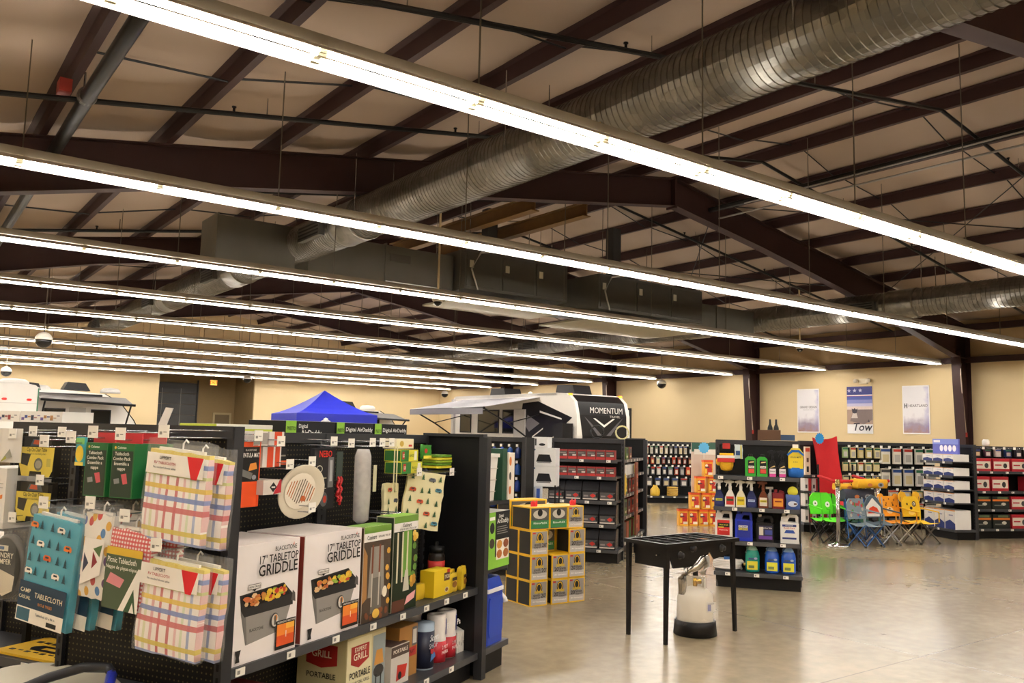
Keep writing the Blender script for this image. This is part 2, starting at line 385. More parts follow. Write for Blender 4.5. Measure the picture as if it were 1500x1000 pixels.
for k, (a0, a1, y0, z0, z1, lb) in enumerate(((9.45, 12.2, 14.4, 4.55, 5.38, 'grey air handler with access panels hanging left of the ridge'), (12.7, 16.15, 13.9, 4.42, 5.22, 'grey air handler hanging right of the ridge beside the trunk duct'))):
    o = thing('air_handler', lb, 'air handler', (0, 0, 0), BROT, 'ceiling air handlers')
    MB().box(a0, a1, y0, 15.7, z0, z1, mat('605e57', .45, .45, .1)).build('cabinet', o)
    for s in range(3):
        w = (a1 - a0) / 3; MB().box(a0 + s * w + .04, a0 + (s + 1) * w - .04, y0 - .02, y0, z0 + .06, z1 - .06, mat('57554e', .45, .45)).build('access_panel', o)
        MB().box(a0 + s * w + .1, a0 + s * w + .2, y0 - .03, y0 - .02, z0 + .45, z0 + .6, mat('c9c3ae', .6)).build('notice', o)
    MB().box(a0 + .9, a0 + 1.15, y0 + .5, y0 + .75, z1, 6.5, mat('3a3835', .5, .3)).build('flue', o)
    MB().box(a0 - .1, a1 + .1, y0 - .1, 15.9, z0 - .22, z0 - .18, mat('a8a38f', .5, .3)).build('drain_pan', o)
    MB().tube([(a0 + .3, y0 - .04, z0), (a0 + .1, y0 - .1, z0 + .4), (a0 + .35, y0 - .05, z1 - .05), (a0 + .9, y0 - .03, z1 + .08)], .02, mat('b0aca4', .3, .6)).build('flex_conduit', o)
    for a_ in (a0 + .1, a1 - .1):
        for y in (y0, 15.7): MB().tube([(a_, y, z1), (a_, y, roofz(a_))], .012, WIRE, 4).build('hanger_rod', o)
for k, a in enumerate((9.6, 10.9)):
    o = thing('support_beam', ['old yellow brown steel beam carrying the left air handler', 'second old steel beam beside the ridge air handlers'][k], 'beam', A * a + P * 12.3 + Vector((0, 0, 5.78 + .12 * k)), BROT, 'air handler beams')
    m = mat('6e4f28', .55, .2, .2); MB().box(-.1, .1, 0, 5.5, 0, .02, m).box(-.1, .1, 0, 5.5, .26, .28, m).box(-.012, .012, 0, 5.5, .02, .26, m).build('beam', o)
    for y in (.3, 4.9): MB().tube([(0, y, .28), (0, y, roofz(a) - 5.78)], .012, WIRE, 4).build('hanger_rod', o)
# ------------------------------------------------------------------ rows of fluorescent fixtures
TUBE = emit('fff9f0', LAMP); HOOD = mat('cfc8bb', .45, .1); REFL = mat('f6f4ee', .6, 0, 0); SOCK = mat('c9c3a8', .5)
ML = 1.22
fix = {'housing': MB().box(0, ML, -.06, .06, .05, .13, mat('8f8574', .45, .3)), 
       'reflector': MB()}
rf = fix['reflector']; prof = [(-.155, -.012), (-.15, -.004), (-.084, .04), (.084, .04), (.15, -.004), (.155, -.012)]   # slots added beside the housing to throw light up at the ceiling
for i in (0, 1, 3, 4):
    (y0, z0), (y1, z1) = prof[i], prof[i + 1]
    rf.face([(0, y0, z0), (ML, y0, z0), (ML, y1, z1), (0, y1, z1)], REFL)
    e = .004; rf.face([(0, y0, z0 + e), (0, y1, z1 + e), (ML, y1, z1 + e), (ML, y0, z0 + e)], HOOD)
MESH = {}
def mesh_of(k, mb, smooth=False):
    o = mb.build(k); me = o.data; bpy.data.objects.remove(o); MESH[k] = me; return me
mesh_of('housing', fix['housing']); mesh_of('reflector', rf)
mesh_of('tube', MB().lathe([(.016, .03), (.016, ML - .03)], TUBE, (0, 0, 0), 8, ax='x'))
mesh_of('socket', MB().box(-.022, .022, -.085, .085, .0, .05, SOCK).box(-.03, .03, -.07, -.04, -.02, .03, SOCK).box(-.03, .03, .04, .07, -.02, .03, SOCK))
mesh_of('hanger', MB().box(-.005, .005, -.005, .005, 0, 1, mat('6e675c', .4, .5)))
ORDN = lambda r: ORD[r] if r >= 0 else ['rearmost overhead', 'overhead'][r + 2]
ORD = ['nearest', 'second', 'third', 'fourth', 'fifth', 'sixth', 'seventh', 'eighth', 'ninth', 'farthest']
for r in range(-2, 10):
    p = 4.95 + 3.85 * r
    for k in range(-2, 22):
        a = .86 + ML * (k - 2)
        if r == 0 and k > 16 or r < 0 and k > 11: continue
        t = thing('fluorescent_fixture', 'strip light with glowing tubes in the %s ceiling light row' % ORDN(r), 'light', A * a + P * p + Vector((0, 0, 3.97)), BROT, 'fluorescent strips of the %s row' % ORDN(r))
        link('housing', MESH['housing'], t); link('reflector', MESH['reflector'], t)
        for y in (-.055, .055): link('tube', MESH['tube'], t, (0, y, .005))
        link('socket', MESH['socket'], t)
        if k % 2 == 0 and r < 7:
            h = link('hanger', MESH['hanger'], t, (.02, 0, .13)); h.scale = (1, 1, roofz(a) - 4.1)
# ceiling mounted camera domes and mirrored globes
for a, p, z, lb in ((2.95, 22, 3.5, 'white and black security globe above the left trailer'), (3.7, 36, 3.45, 'far security globe cut by the left edge'),
                    (13.35, 38, 3.8, 'dark security globe beside the loading bay'), (24.9, 23.5, 3.72, 'half black security globe right of the big trailer'), (23.9, 38, 3.62, 'small security globe left of the big trailer roof')):
    o = thing('security_globe', lb, 'camera', A * a + P * p + Vector((0, 0, z)), BROT, 'security globes')
    R_ = .185
    MB().lathe([(R_ * math.cos(t), R_ * math.sin(t)) for t in [i * PI / 12 for i in range(7)]], mat('efeae0', .35), (0, 0, 0), 18).build('upper_shell', o, smooth=True)
    MB().lathe([(R_ * math.cos(t), R_ * math.sin(t)) for t in [-PI / 2 + i * PI / 12 for i in range(7)]], mat('17171a', .1, 0, 0, coat=.6), (0, 0, 0), 18).build('lower_dome', o, smooth=True)
    MB().tube([(0, 0, R_), (0, 0, roofz(a) - z)], .015, mat('6b645a', .5), 6).build('hanger_rod', o)
for a, p, z, lb in ((8.7, 14.2, 4.2, 'white dome camera on a long pole left of the air handlers'), (20.6, 14.2, 4.2, 'white dome camera on a long pole near the side wall')):
    o = thing('dome_camera', lb, 'camera', A * a + P * p + Vector((0, 0, z)), BROT, 'pole cameras')
    MB().lathe([(.05, .1), (.11, .07), (.12, .0), (.1, -.03), (.085, -.04)], mat('e6dfd0', .4), (0, 0, 0), 16).build('base', o, smooth=True)
    MB().lathe([(.085, -.04), (.07, -.09), (.03, -.12)], mat('2a2a2c', .1), (0, 0, 0), 14).build('dome', o, smooth=True)
    MB().tube([(0, 0, .1), (0, 0, roofz(a) - z)], .022, mat('c0aa80', .5), 8).build('pole', o)
# ================================================================== SHELVING AND GOODS
INK = mat('8d8a86', .6)
class Frame:
    """local frame: x to the right along the shelf, y into it, z up"""
    def __init__(s, ox, oy, deg): s.o = Vector((ox, oy, 0)); s.r = math.radians(deg); s.x = Vector((math.cos(s.r), math.sin(s.r), 0)); s.y = Vector((-math.sin(s.r), math.cos(s.r), 0))
    def __call__(s, x, y, z=0): return s.o + s.x * x + s.y * y + Vector((0, 0, z))
def price_tags(parent, xs, y, z, w=.055, h=.032):
    for x in xs: MB().box(x - w / 2, x + w / 2, y - .004, y, z - h / 2, z + h / 2, TAG).box(x - w / 2 + .008, x - w / 2 + .024, y - .005, y - .004, z - h / 4, z + h / 4, INK).build('price_tag', parent)
def gondola(label, fr, L, H, nsec, shelves, front=.45, back=0, panel=None, base=True, sides=(), tags=True, group='store shelving'):
    t = thing('gondola_shelving', label, 'shelf', fr(0, 0, 0), fr.r, group)
    s = L / nsec; pm = panel or PEG
    for i in range(nsec): MB().box(i * s + .03, (i + 1) * s - .03, -.01, .01, .16, H - .05, pm).build('back_panel', t)
    for i in range(nsec + 1):
        x = i * s; x0 = max(0, x - .04); x1 = min(L, x + .04)
        mb = MB().box(x0, x1, -.03, .03, 0, H, GREYM)
        if i < 1 or i == nsec or nsec < 4:
            for k in range(int(H / .06)): mb.box((x0 + x1) / 2 - .006, (x0 + x1) / 2 + .006, -.0315, -.03, .1 + k * .055, .13 + k * .055, BLACKM)
        mb.build('upright', t)
    for i in range(nsec): MB().box(i * s + .005, (i + 1) * s - .005, -.035, .035, H - .05, H + .005, GREYM).build('top_rail', t)
    if base:
        MB().box(.02, L - .02, -front + .06, max(back - .06, .02), 0, .13, BLACKM).build('kick_base', t)
        b = MB().box(0, L, -front, max(back, .0), .13, .17, LIP).build('base_deck', t)
        if tags: price_tags(b, [.15 + k * .3 for k in range(int(L / .3))], -front - .002, .15)
    for q in shelves:
        z, d, x0, x1 = (list(q) + [.01, L - .01])[:4] if len(q) < 4 else q
        sg = -1 if d > 0 else 1; y1 = sg * abs(d)
        sh = MB().box(x0, x1, min(y1, sg * .02), max(y1, sg * .02), z - .022, z, GREYM).build('shelf', t)
        MB().box(x0, x1, y1 - (.008 if sg < 0 else 0), y1 + (.008 if sg > 0 else 0), z - .04, z + .004, LIP).build('price_channel', sh)
        if tags and sg < 0:
            n = max(1, int((x1 - x0) / .28)); price_tags(sh, [x0 + (x1 - x0) * (k + .5 + .25 * math.sin(k * 7 + z * 9)) / n for k in range(n)], y1 - .01, z - .018)
    for x in sides:
        p = MB().box(x - .012, x + .012, -front + .02, 0, .17, H, BLACKM).build('side_panel', t); MB().box(x - .03, x + .03, -front - .03, -front + .03, 0, H, GREYM).box(x - .03, x + .03, -front, 0, H, H + .02, GREYM).build('end_post', t)
    return t
HOOK_N = [0]
def hook(fr, x, z, y, label, L=None, group='wire peg hooks'):
    """wire peg hook from the panel at y=0 out to y, with a paper price tag at its tip"""
    t = thing('peg_hook', label, 'hook', fr(x, -.012, z), fr.r, group)
    y = y - .0
    MB().tube([(0, 0, 0), (0, y, .0), (0, y - .02, .012)], .0032, WIRE, 5).build('wire', t)
    MB().tube([(0, 0, .03), (0, y - .02, .03)], .0028, WIRE, 5).build('tag_arm', t)
    MB().box(-.028, .028, y - .025, y - .022, .0, .05, TAG).box(-.02, -.006, y - .0255, y - .025, .012, .024, INK).box(0, .018, y - .0255, y - .025, .02, .024, INK).build('price_tag', t)
    return t
def soft(w, h, th, m, nx=6, nz=7, seed=1, sag=.3):
    """a folded fabric pack: bulged front and back, slightly wavy edges, front at y=0, x centred, z from 0"""
    rn = random.Random(seed); mb = MB(); F = []; B = []
    for j in range(nz + 1):
        for i in range(nx + 1):
            u, v = i / nx, j / nz; e = min(1, 4 * u * (1 - u) + .15) ** .5 * min(1, 6 * v * (1 - v) + .1) ** .5
            x = (u - .5) * w + rn.uniform(-.004, .004); z = v * h + rn.uniform(-.004, .004); q = th * (.5 + .5 * e) + rn.uniform(-.003, .003)
            F.append((x, -q / 2, z)); B.append((x, q / 2, z))
    n = nx + 1; f = [(j * n + i, j * n + i + 1, j * n + n + i + 1, j * n + n + i) for j in range(nz) for i in range(nx)]
    mb.poly(F, f, m); mb.poly(B, [q[::-1] for q in f], m); k = len(F)
    edge = [i for i in range(n)] + [j * n + nx for j in range(1, nz + 1)] + [nz * n + i for i in range(nx - 1, -1, -1)] + [j * n for j in range(nz - 1, 0, -1)]
    mb.poly(F + B, [(edge[i], k + edge[i], k + edge[(i + 1) % len(edge)], edge[(i + 1) % len(edge)]) for i in range(len(edge))], m)
    return mb
def stripes(name, base, bx, bz, per=.3):
    """woven plaid: colour bands across x and z, bands = (position in period, half width, colour)"""
    m, n, l, b = nodes(name); tc = n.new('ShaderNodeTexCoord'); sx = n.new('ShaderNodeSeparateXYZ'); l.new(tc.outputs['Object'], sx.inputs[0])
    cur = None
    for o, bands in (('X', bx), ('Z', bz)):
        f = math_node(n, l, 'FRACT', math_node(n, l, 'DIVIDE', math_node(n, l, 'ADD', sx.outputs[o], 5.0), per))
        for pos, hw, c in bands:
            d = math_node(n, l, 'ABSOLUTE', math_node(n, l, 'SUBTRACT', f, pos)); s = math_node(n, l, 'MULTIPLY', math_node(n, l, 'LESS_THAN', d, hw), .92 if o == 'Z' else .85)
            mx = n.new('ShaderNodeMix'); mx.data_type = 'RGBA'; l.new(s, mx.inputs[0])
            if cur is None: mx.inputs[6].default_value = (*lin(base), 1)
            else: l.new(cur, mx.inputs[6])
            mx.inputs[7].default_value = (*lin(c), 1); cur = mx.outputs[2]
    l.new(cur, b.inputs['Base Color']); b.inputs['Roughness'].default_value = .5; b.inputs['Coat Weight'].default_value = .25; b.inputs['Coat Roughness'].default_value = .15
    return m
PLAID = stripes('plaid', 'f8f2ee', [(.06, .02, '8fa2d0'), (.2, .02, 'dcb0b0'), (.3, .025, 'd8dbb4'), (.42, .025, 'd99aa0'), (.55, .022, 'c23a48'), (.72, .025, 'bb2f40'), (.85, .02, 'e3b3b8'), (.95, .02, 'd3e0bf')],
                [(.08, .035, 'c95a5f'), (.22, .03, '6f86c4'), (.36, .03, 'e2bf3c'), (.52, .02, 'c9d08a'), (.66, .03, '7d92c9'), (.8, .03, 'd7c24a')])
GING = stripes('gingham', 'f4e9e6', [(.25, .25, 'd2343a')], [(.25, .25, 'd2343a')], .016)
def patches(name, base, cols, scale):
    """printed fabric of scattered coloured motifs"""
    m, n, l, b = nodes(name); tc = n.new('ShaderNodeTexCoord'); v = n.new('ShaderNodeTexVoronoi'); v.inputs['Scale'].default_value = scale; v.inputs['Randomness'].default_value = .85
    v.voronoi_dimensions = '2D'; sx = n.new('ShaderNodeSeparateXYZ'); cb = n.new('ShaderNodeCombineXYZ'); l.new(tc.outputs['Object'], sx.inputs[0]); l.new(sx.outputs['X'], cb.inputs[0]); l.new(math_node(n, l, 'MULTIPLY', sx.outputs['Z'], .72), cb.inputs[1]); l.new(cb.outputs[0], v.inputs['Vector'])
    r = n.new('ShaderNodeValToRGB'); r.color_ramp.interpolation = 'CONSTANT'; sp_ = n.new('ShaderNodeSeparateColor'); l.new(v.outputs['Color'], sp_.inputs[0]); l.new(sp_.outputs[0], r.inputs[0])
    e = r.color_ramp.elements
    for i, c in enumerate(cols):
        q = e[0] if i == 0 else e.new(i / len(cols)); q.color = (*lin(c), 1)
    s = math_node(n, l, 'LESS_THAN', v.outputs['Distance'], .3)
    mx = n.new('ShaderNodeMix'); mx.data_type = 'RGBA'; l.new(s, mx.inputs[0]); mx.inputs[6].default_value = (*lin(base), 1); l.new(r.outputs[0], mx.inputs[7])
    l.new(mx.outputs[2], b.inputs['Base Color']); b.inputs['Roughness'].default_value = .45; b.inputs['Coat Weight'].default_value = .2
    return m
def motifs(t, w, h, y, n, seed, z0=.0, kinds='ct', tree='1d4652', body=('d9742c', 'efe9dc', 'c65a2a'), name='fabric_motifs', s=1):
    """campers and pine trees printed on a cloth"""
    r = random.Random(seed); L = []; nx = max(2, int(w / .055 / s)); nz = max(2, int((h - z0) / .06 / s)); i = 0
    for j in range(nz):
        for k in range(nx):
            x = -w / 2 + w * (k + .5) / nx + r.uniform(-.008, .008); z = z0 + (h - z0) * (j + .5) / nz + r.uniform(-.008, .008); i += 1
            if (k + j) % 3 == 0:
                c = r.choice(body); L += [PG(c, (x - .022 * s, z - .008 * s), (x + .022 * s, z - .008 * s), (x + .024 * s, z + .006 * s), (x + .014 * s, z + .015 * s), (x - .016 * s, z + .015 * s), (x - .024 * s, z + .006 * s)), RC('2a3a44', x - .012 * s, z + .002 * s, x + .01 * s, z + .01 * s), EL('1c1c1e', x + .008 * s, z - .009 * s, .005 * s, .005 * s, 6)]
            else:
                for q in range(3): L.append(PG(tree, (x - (.013 - .003 * q) * s, z + (-.014 + .01 * q) * s), (x + (.013 - .003 * q) * s, z + (-.014 + .01 * q) * s), (x, z + (.004 + .01 * q) * s)))
    return decal(t, L, y, name, step=.00001)
TEAL = mat('2f9fb8', .4, 0, .12, 9, 0, 1, 0, .2)
CAMP = mat('e6dfb4', .5, 0, .08, 9)
MULTI = patches('multi_print', 'e8e4dc', ['c23a34', '2a4f9a', 'e0a92c', '5a2f6a', '2c2c34', '3d7ab5'], 22)
CLEAR = mat('f2f2f2', .12, 0, 0, 6, 0, .09)
def hanging(name, label, cat, fr, x0, x1, z0, z1, y, th, m, group, tilt=0, seed=1, hang=True, bag=True):
    """a soft pack hanging from a white plastic hanger"""
    w, h = x1 - x0, z1 - z0
    t = thing(name, label, cat, fr((x0 + x1) / 2, y, z0), fr.r, group); t.rotation_euler = (0, tilt, fr.r)
    soft(w, h, th, m, seed=seed).build('folded_cloth', t, smooth=True)
    if hang:
        hm = mat('e8e6e0', .35); MB().box(-w * .38, w * .38, -.006, .006, h, h + .012, hm).tube([(0, 0, h + .01), (0, 0, h + .035), (.012, 0, h + .05), (.026, 0, h + .04)], .004, hm, 5).build('plastic_hanger', t)
    if bag: soft(w + .018, h + .045, th + .008, CLEAR, seed=seed + 9).build('clear_bag', t, smooth=True)
    return t
# ---------------------------------------------------------------- near gondola: end cap, run, left bay, far end cap
dN = math.radians(25.1); Rv = Vector((math.sin(dN), math.cos(dN), 0)); Nv = Vector((math.cos(dN), -math.sin(dN), 0)); O = Vector((-1.157, 3.667, 0))
q = O - Nv * 1.0; FE = Frame(q.x, q.y, -25.1)
q = O - Nv * .47; FR = Frame(q.x, q.y, 64.9)
q = O - Nv * 1.95 + Rv * .36; FL = Frame(q.x, q.y, -25.1)
q = O + Rv * 2.4; FF = Frame(q.x, q.y, 154.9)
gondola('black pegboard end cap hung with tablecloths at the front left', FE, 1.0, 1.60, 1, [(.49, .42)], .45)
gondola('grey two-sided shelving run holding griddle boxes and paper towels', FR, 2.34, 1.575, 2, [(.585, .45), (1.4, -.4)], .47, .47, sides=(2.34,))
gondola('pegboard shelving bay with clip-on tables at the left edge', FL, .93, 1.60, 1, [(.47, .36)], .36)
gondola('far end cap shelving with air fryer box and blue cooler', FF, .98, 1.575, 1, [(.68, .36), (1.135, .36)], .38, panel=BLACKM)
# -- tablecloths on the end cap
G = 'packs hanging on the front end cap'
def header(t, w, z0, z1, y, polys, texts=()):
    decal(t, [RC('f1ece4', -w / 2, z0, w / 2, z1)] + polys, y, 'header_card')
    for a in texts: text(t, *a)
for k, (x0, z0, y, lb) in enumerate(((.838, 1.155, -.33, 'front plaid tablecloth pack on the upper hook of the end cap'), (.862, 1.135, -.25, 'plaid tablecloth pack behind the front one on the upper hook'),
                                    (.845, .73, -.33, 'front plaid tablecloth pack on the lower hook of the end cap'), (.868, .72, -.25, 'plaid tablecloth pack behind the front one on the lower hook'))):
    t = hanging('tablecloth_pack', lb, 'tablecloth', FE, x0, x0 + .315, z0, z0 + .345, y, .05, PLAID, G, math.radians(4), 20 + k)
    header(t, .3, .255, .335, -.032, [PG('d8232c', (.06, .335), (.145, .335), (.12, .25), (.09, .25))],
           (('LIPPERT', -.05, .318, .018, '2a2a2a', -.036), ('RV TABLECLOTH', -.05, .298, .015, 'b03038', -.036), ('Fits standard dinette tables', -.05, .28, .011, '555555', -.036)))
for k, (y, dx) in enumerate(((-.33, 0), (-.26, .05), (-.19, .12))):
    t = hanging('tablecloth_pack', ['front teal camper-print tablecloth pack with navy label', 'teal camper-print tablecloth pack second on its hook', 'teal camper-print tablecloth pack deepest on its hook'][k], 'tablecloth', FE, .16 + dx, .455 + dx, .765, 1.205, y, .05, TEAL, G, math.radians(6), 40 + k)
    decal(t, [RC('1e3a52', -.145, .06, .145, .165), RC('efe8dc', -.145, .0, .145, .06), RC('356074', -.14, .005, -.06, .055)], -.032, 'label_band')
    motifs(t, .28, .43, -.0315, 1, k, .17)
    if k == 0:
        text(t, 'TABLECLOTH', .045, .118, .03, 'e8dcc0', -.036, width=.17); text(t, 'RVS & TREES', .03, .085, .016, 'd98a3c', -.036); text(t, 'CAMP', -.1, .128, .024, 'e8dcc0', -.036); text(t, 'CASUAL', -.1, .1, .02, 'e8dcc0', -.036)
        text(t, 'Tablecloth 60 x 84 in', .04, .042, .014, '3a4a5a', -.036, width=.12); MB().box(.05, .11, -.034, -.0335, .008, .026, mat('2a2a2a')).build('barcode', t)
for k in range(2):
    t = hanging('chair_cover_pack', ['multicoloured print cloth pack with white wrapper', 'multicoloured print cloth pack behind the wrapped one'][k], 'tablecloth', FE, .50 + .05 * k, .66 + .05 * k, .90, 1.235, -.32 + .1 * k, .05, MULTI, G, math.radians(3), 60 + k)
    if k == 0: decal(t, [PG('efeae4', (-.06, .05), (.05, .1), (.06, .24), (-.055, .24)), PG('3a3f55', (-.05, .1), (-.02, .14), (-.05, .18)), PG('8f2f38', (.0, .12), (.03, .15), (.0, .19)), PG('5b7a4a', (.0, .2), (.04, .17), (.05, .22))], -.032, 'wrapper')
for k in range(2):
    t = hanging('tablecloth_pack', ['red gingham picnic tablecloth pack with green card', 'red gingham pack behind the picnic tablecloth'][k], 'tablecloth', FE, .665 + .05 * k, .895 + .05 * k, .875, 1.185, -.33 + .08 * k, .045, GING, G, math.radians(3), 70 + k)
    if k == 0:
        decal(t, [RC('4b5a44', -.113, .0, .085, .225), RC('d8b23a', -.113, .21, .085, .24), PG('d98a92', (-.1, .1), (-.02, .085), (.0, .12), (-.08, .14)), PG('f0ece4', (-.02, .0), (.07, .17), (.085, .17), (.085, .0)), PG('3a5a3c', (.01, .0), (.055, .09), (.075, .0)), PG('f0ece4', (.04, .0), (.055, .04), (.068, .0))], -.03, 'card')
        text(t, 'Picnic Tablecloth', -.02, .19, .03, 'f2efe6', -.034, width=.16); text(t, 'Nappe de pique-nique', -.02, .163, .02, 'f2efe6', -.034, width=.17)
GR = mat('1f6a35', .4); 
for k in range(5):
    j = k % 2; dpt = k // 2
    t = thing('combo_pack', ['left green tablecloth combo pack carton', 'right green tablecloth combo pack carton', 'green combo pack carton behind the left one', 'green combo pack carton behind the right one', 'deepest green combo pack carton on its hook'][k], 'box', FE(.475 + .155 * j + .035 * dpt, -.33 + .09 * dpt, 1.305), FE.r, 'green combo packs')
    MB().box(0, .128, 0, .075, 0, .22, GR).build('carton', t)
    MB().box(.0, .128, .034, .04, .22, .262, mat('c22a33', .4)).build('hang_tab', t)
    decal(t, [RC('24382b', .004, .004, .122, .19), RC('1f6a35', .004, .19, .122, .216), PG('c9555f', (.06, .095), (.09, .1), (.1, .06), (.075, .055)), PG('8d8f90', (.02, .075), (.05, .08), (.055, .06), (.025, .055)), EL('d8b23a', .02, .203, .006, .006, 8)], 0)
    if dpt == 0:
        for i, s in enumerate(('Tablecloth', 'Combo Pack', 'Ensemble a', 'nappe')): text(t, s, .063, .178 - .02 * i, .019, 'f0ede2', -.004)
        text(t, 'Coleman', .06, .203, .014, 'f0ede2', -.004)
t = thing('sunscreen_pack', 'small teal and yellow hanging sachet beside the green cartons', 'packet', FE(.37, -.3, 1.425), FE.r); MB().bbox(0, .06, 0, .015, 0, .12, mat('3fa7b4', .35), .006).build('sachet', t)
decal(t, [EL('e8c63a', .03, .05, .024, .035), RC('7fc46a', .004, .09, .056, .116), RC('e9d25c', .004, .0, .056, .015)], 0)
t = thing('red_bag', 'red plastic bag hanging behind the green cartons', 'bag', FE(.47, -.2, 1.32), FE.r); soft(.16, .22, .03, mat('b9242c', .35), seed=5).build('bag', t, smooth=True); decal(t, [EL('3a78c0', -.06, .07, .012, .018)], -.02)
for k in range(2):
    t = thing('teal_cup_pack', ['upper teal clip pack behind the plaid tablecloth', 'lower teal clip pack behind the plaid tablecloth'][k], 'clips', FE(.85, -.22, 1.33 - .11 * k), FE.r, 'teal clip packs'); MB().lathe([(.035, 0), (.05, .03), (.05, .07), (.04, .1)], mat('2f93a6', .35), (0, 0, 0), 12).build('body', t, smooth=True); MB().box(-.04, .04, .03, .034, .0, .16, mat('173845', .5)).build('card', t)
for x, z, y in ((.26, 1.5, -.33), (.41, 1.52, -.32), (.54, 1.545, -.32), (.7, 1.54, -.32), (1.0, 1.555, -.34)): hook(FE, min(x, .96), z, y, 'chrome peg hook with price tag on the top row of the end cap', group='top row hooks of the end cap')
for x, z in ((.3, 1.245), (.58, 1.26), (.78, 1.22), (.96, 1.12)): hook(FE, x, z, -.34, 'chrome peg hook with price tag midway down the end cap', group='middle hooks of the end cap')
# -- left bay goods
for k in range(2):
    t = thing('clip_table_pack', ['upper clip-on chair table pack with yellow label', 'lower clip-on chair table pack with yellow label'][k], 'table pack', FL(.455, -.3, 1.335 - .222 * k), FL.r, 'clip-on table packs')
    MB().bbox(0, .265, 0, .03, .0, .195, mat('27241f', .4), .03).build('tray', t)
    y = -.001; decal(t, [PG('d9c34e', (.03, .0), (.085, .0), (.09, .025), (.175, .025), (.18, .0), (.235, .0), (.255, .03), (.262, .145), (.005, .145), (.005, .06)), PG('39362e', (.02, .06), (.07, .05), (.09, .11), (.02, .115)), EL('5c5b50', .15, .06, .032, .032), EL('8f8d80', .15, .06, .024, .02), RC('b8ab54', .21, .05, .24, .09), PG('45525c', (.08, .15), (.2, .15), (.18, .185), (.1, .185)), PG('b8502e', (.1, .16), (.16, .158), (.155, .18), (.11, .182))], y)
    text(t, 'Clip On Chair Table', .14, .132, .026, '2b2a22', -.008, width=.15); text(t, 'Attaches to most folding chairs', .14, .112, .012, '55522e', -.008, width=.14)
    MB().box(.08, .16, -.002, .001, .195, .23, CLEAR).build('hang_tab', t)
t = thing('laundry_hamper_pack', 'round folded laundry hamper pack in a clear sleeve', 'hamper', FL(.53, -.36, .74), FL.r)
MB().lathe([(.001, -.02), (.11, -.02), (.125, -.01), (.125, .01), (.11, .02), (.001, .02)], mat('4a4640', .5), (0, 0, .16), 22, 1, 1.25, 'y').build('folded_hamper', t, smooth=True)
decal(t, [EL('2f3130', .0, .16, .115, .14, 20), PG('d7cbb4', (-.09, .16), (.08, .12), (.07, .05), (.0, .02), (-.07, .06)), EL('4c4740', -.06, .13, .018, .03), RC('d8d2be', -.055, .235, .02, .262), RC('4f6f9a', -.045, .24, -.01, .256)], -.022, 'insert_card')
text(t, 'LAUNDRY', -.01, .215, .035, 'e4dcc8', -.03); text(t, 'HAMPER', -.01, .185, .035, 'e4dcc8', -.03); text(t, 'POP-UP', -.02, .238, .014, 'e4dcc8', -.03)
soft(.26, .36, .05, CLEAR, seed=4).build('clear_sleeve', t, smooth=True)
t = thing('grey_bag_pack', 'long grey folded bag hanging by the left upright', 'bag', FL(.845, -.25, 1.24), FL.r); soft(.07, .3, .05, mat('5b5650', .4), seed=8).build('bag', t, smooth=True); MB().box(-.005, .03, -.032, -.028, .05, .12, TAG).build('tag', t)
t = thing('chart_sheet', 'white printed chart sheet curling at the left edge', 'paper', FL(.36, -.3, 1.40), FL.r)
m = MB(); n_ = 8; V = [((i / n_ - .5) * .3, -.06 * math.sin(i / n_ * 2.6), z) for z in (0, .17) for i in range(n_ + 1)]; m.poly(V + [(x, y + .002, z) for x, y, z in V], [(i, i + 1, n_ + 2 + i, n_ + 1 + i) for i in range(n_)] + [(2 * n_ + 2 + i, 3 * n_ + 3 + i, 3 * n_ + 4 + i, 2 * n_ + 3 + i) for i in range(n_)], mat('ddd8d0', .6)).build('sheet', t); decal(t, [PG('8f8f86', (.06, .01), (.12, .07), (.14, .03)), PG('9a9a3a', (.05, .0), (.09, .035), (.1, .02))], -.07)
t = thing('white_carton', 'white carton with orange stripe at the far left edge', 'box', FL(.16, -.34, 1.07), FL.r); MB().box(0, .27, 0, .25, 0, .3, mat('e2ddd6', .6)).build('carton', t); decal(t, [PG('d97a32', (.1, .1), (.25, .15), (.25, .17), (.1, .12)), RC('bcb6ac', .05, .2, .25, .205), RC('bcb6ac', .05, .22, .25, .225), RC('bcb6ac', .08, .02, .085, .26)], 0)
t = thing('carton_stand', 'dark wire bracket under the white carton', 'bracket', FL(.16, -.34, .47), FL.r); MB().box(.02, .25, .02, .22, .585, .6, BLACKM).box(.02, .05, .02, .05, .0, .585, BLACKM).box(.22, .25, .19, .22, .0, .585, BLACKM).build('stand', t)
t = thing('doormat', 'yellow printed doormat lying on the left bay shelf', 'mat', FL(.42, -.33, .472), FL.r); MB().bbox(0, .5, 0, .3, 0, .012, mat('d8ac24', .8), .02).build('mat', t)
mb = MB()
for k in range(7):
    x = .05 + k * .055; mb.box(x, x + .035, .2, .225, .012, .0135, BLACKM)
    mb.box(x, x + .03, .05 + .01 * (k % 2), .07, .012, .0135, BLACKM)
mb.bbox(.12, .36, .09, .17, .012, .0136, BLACKM, .03).box(.2, .3, .115, .145, .0136, .014, mat('d8ac24', .8)); mb.build('print', t)
for x, z in ((.62, 1.535), (.83, 1.535), (.47, 1.52), (.7, 1.3), (.52, 1.11)): hook(FL, x, z, -.32, 'chrome peg hook with price tag on the left bay pegboard', group='hooks of the left bay')
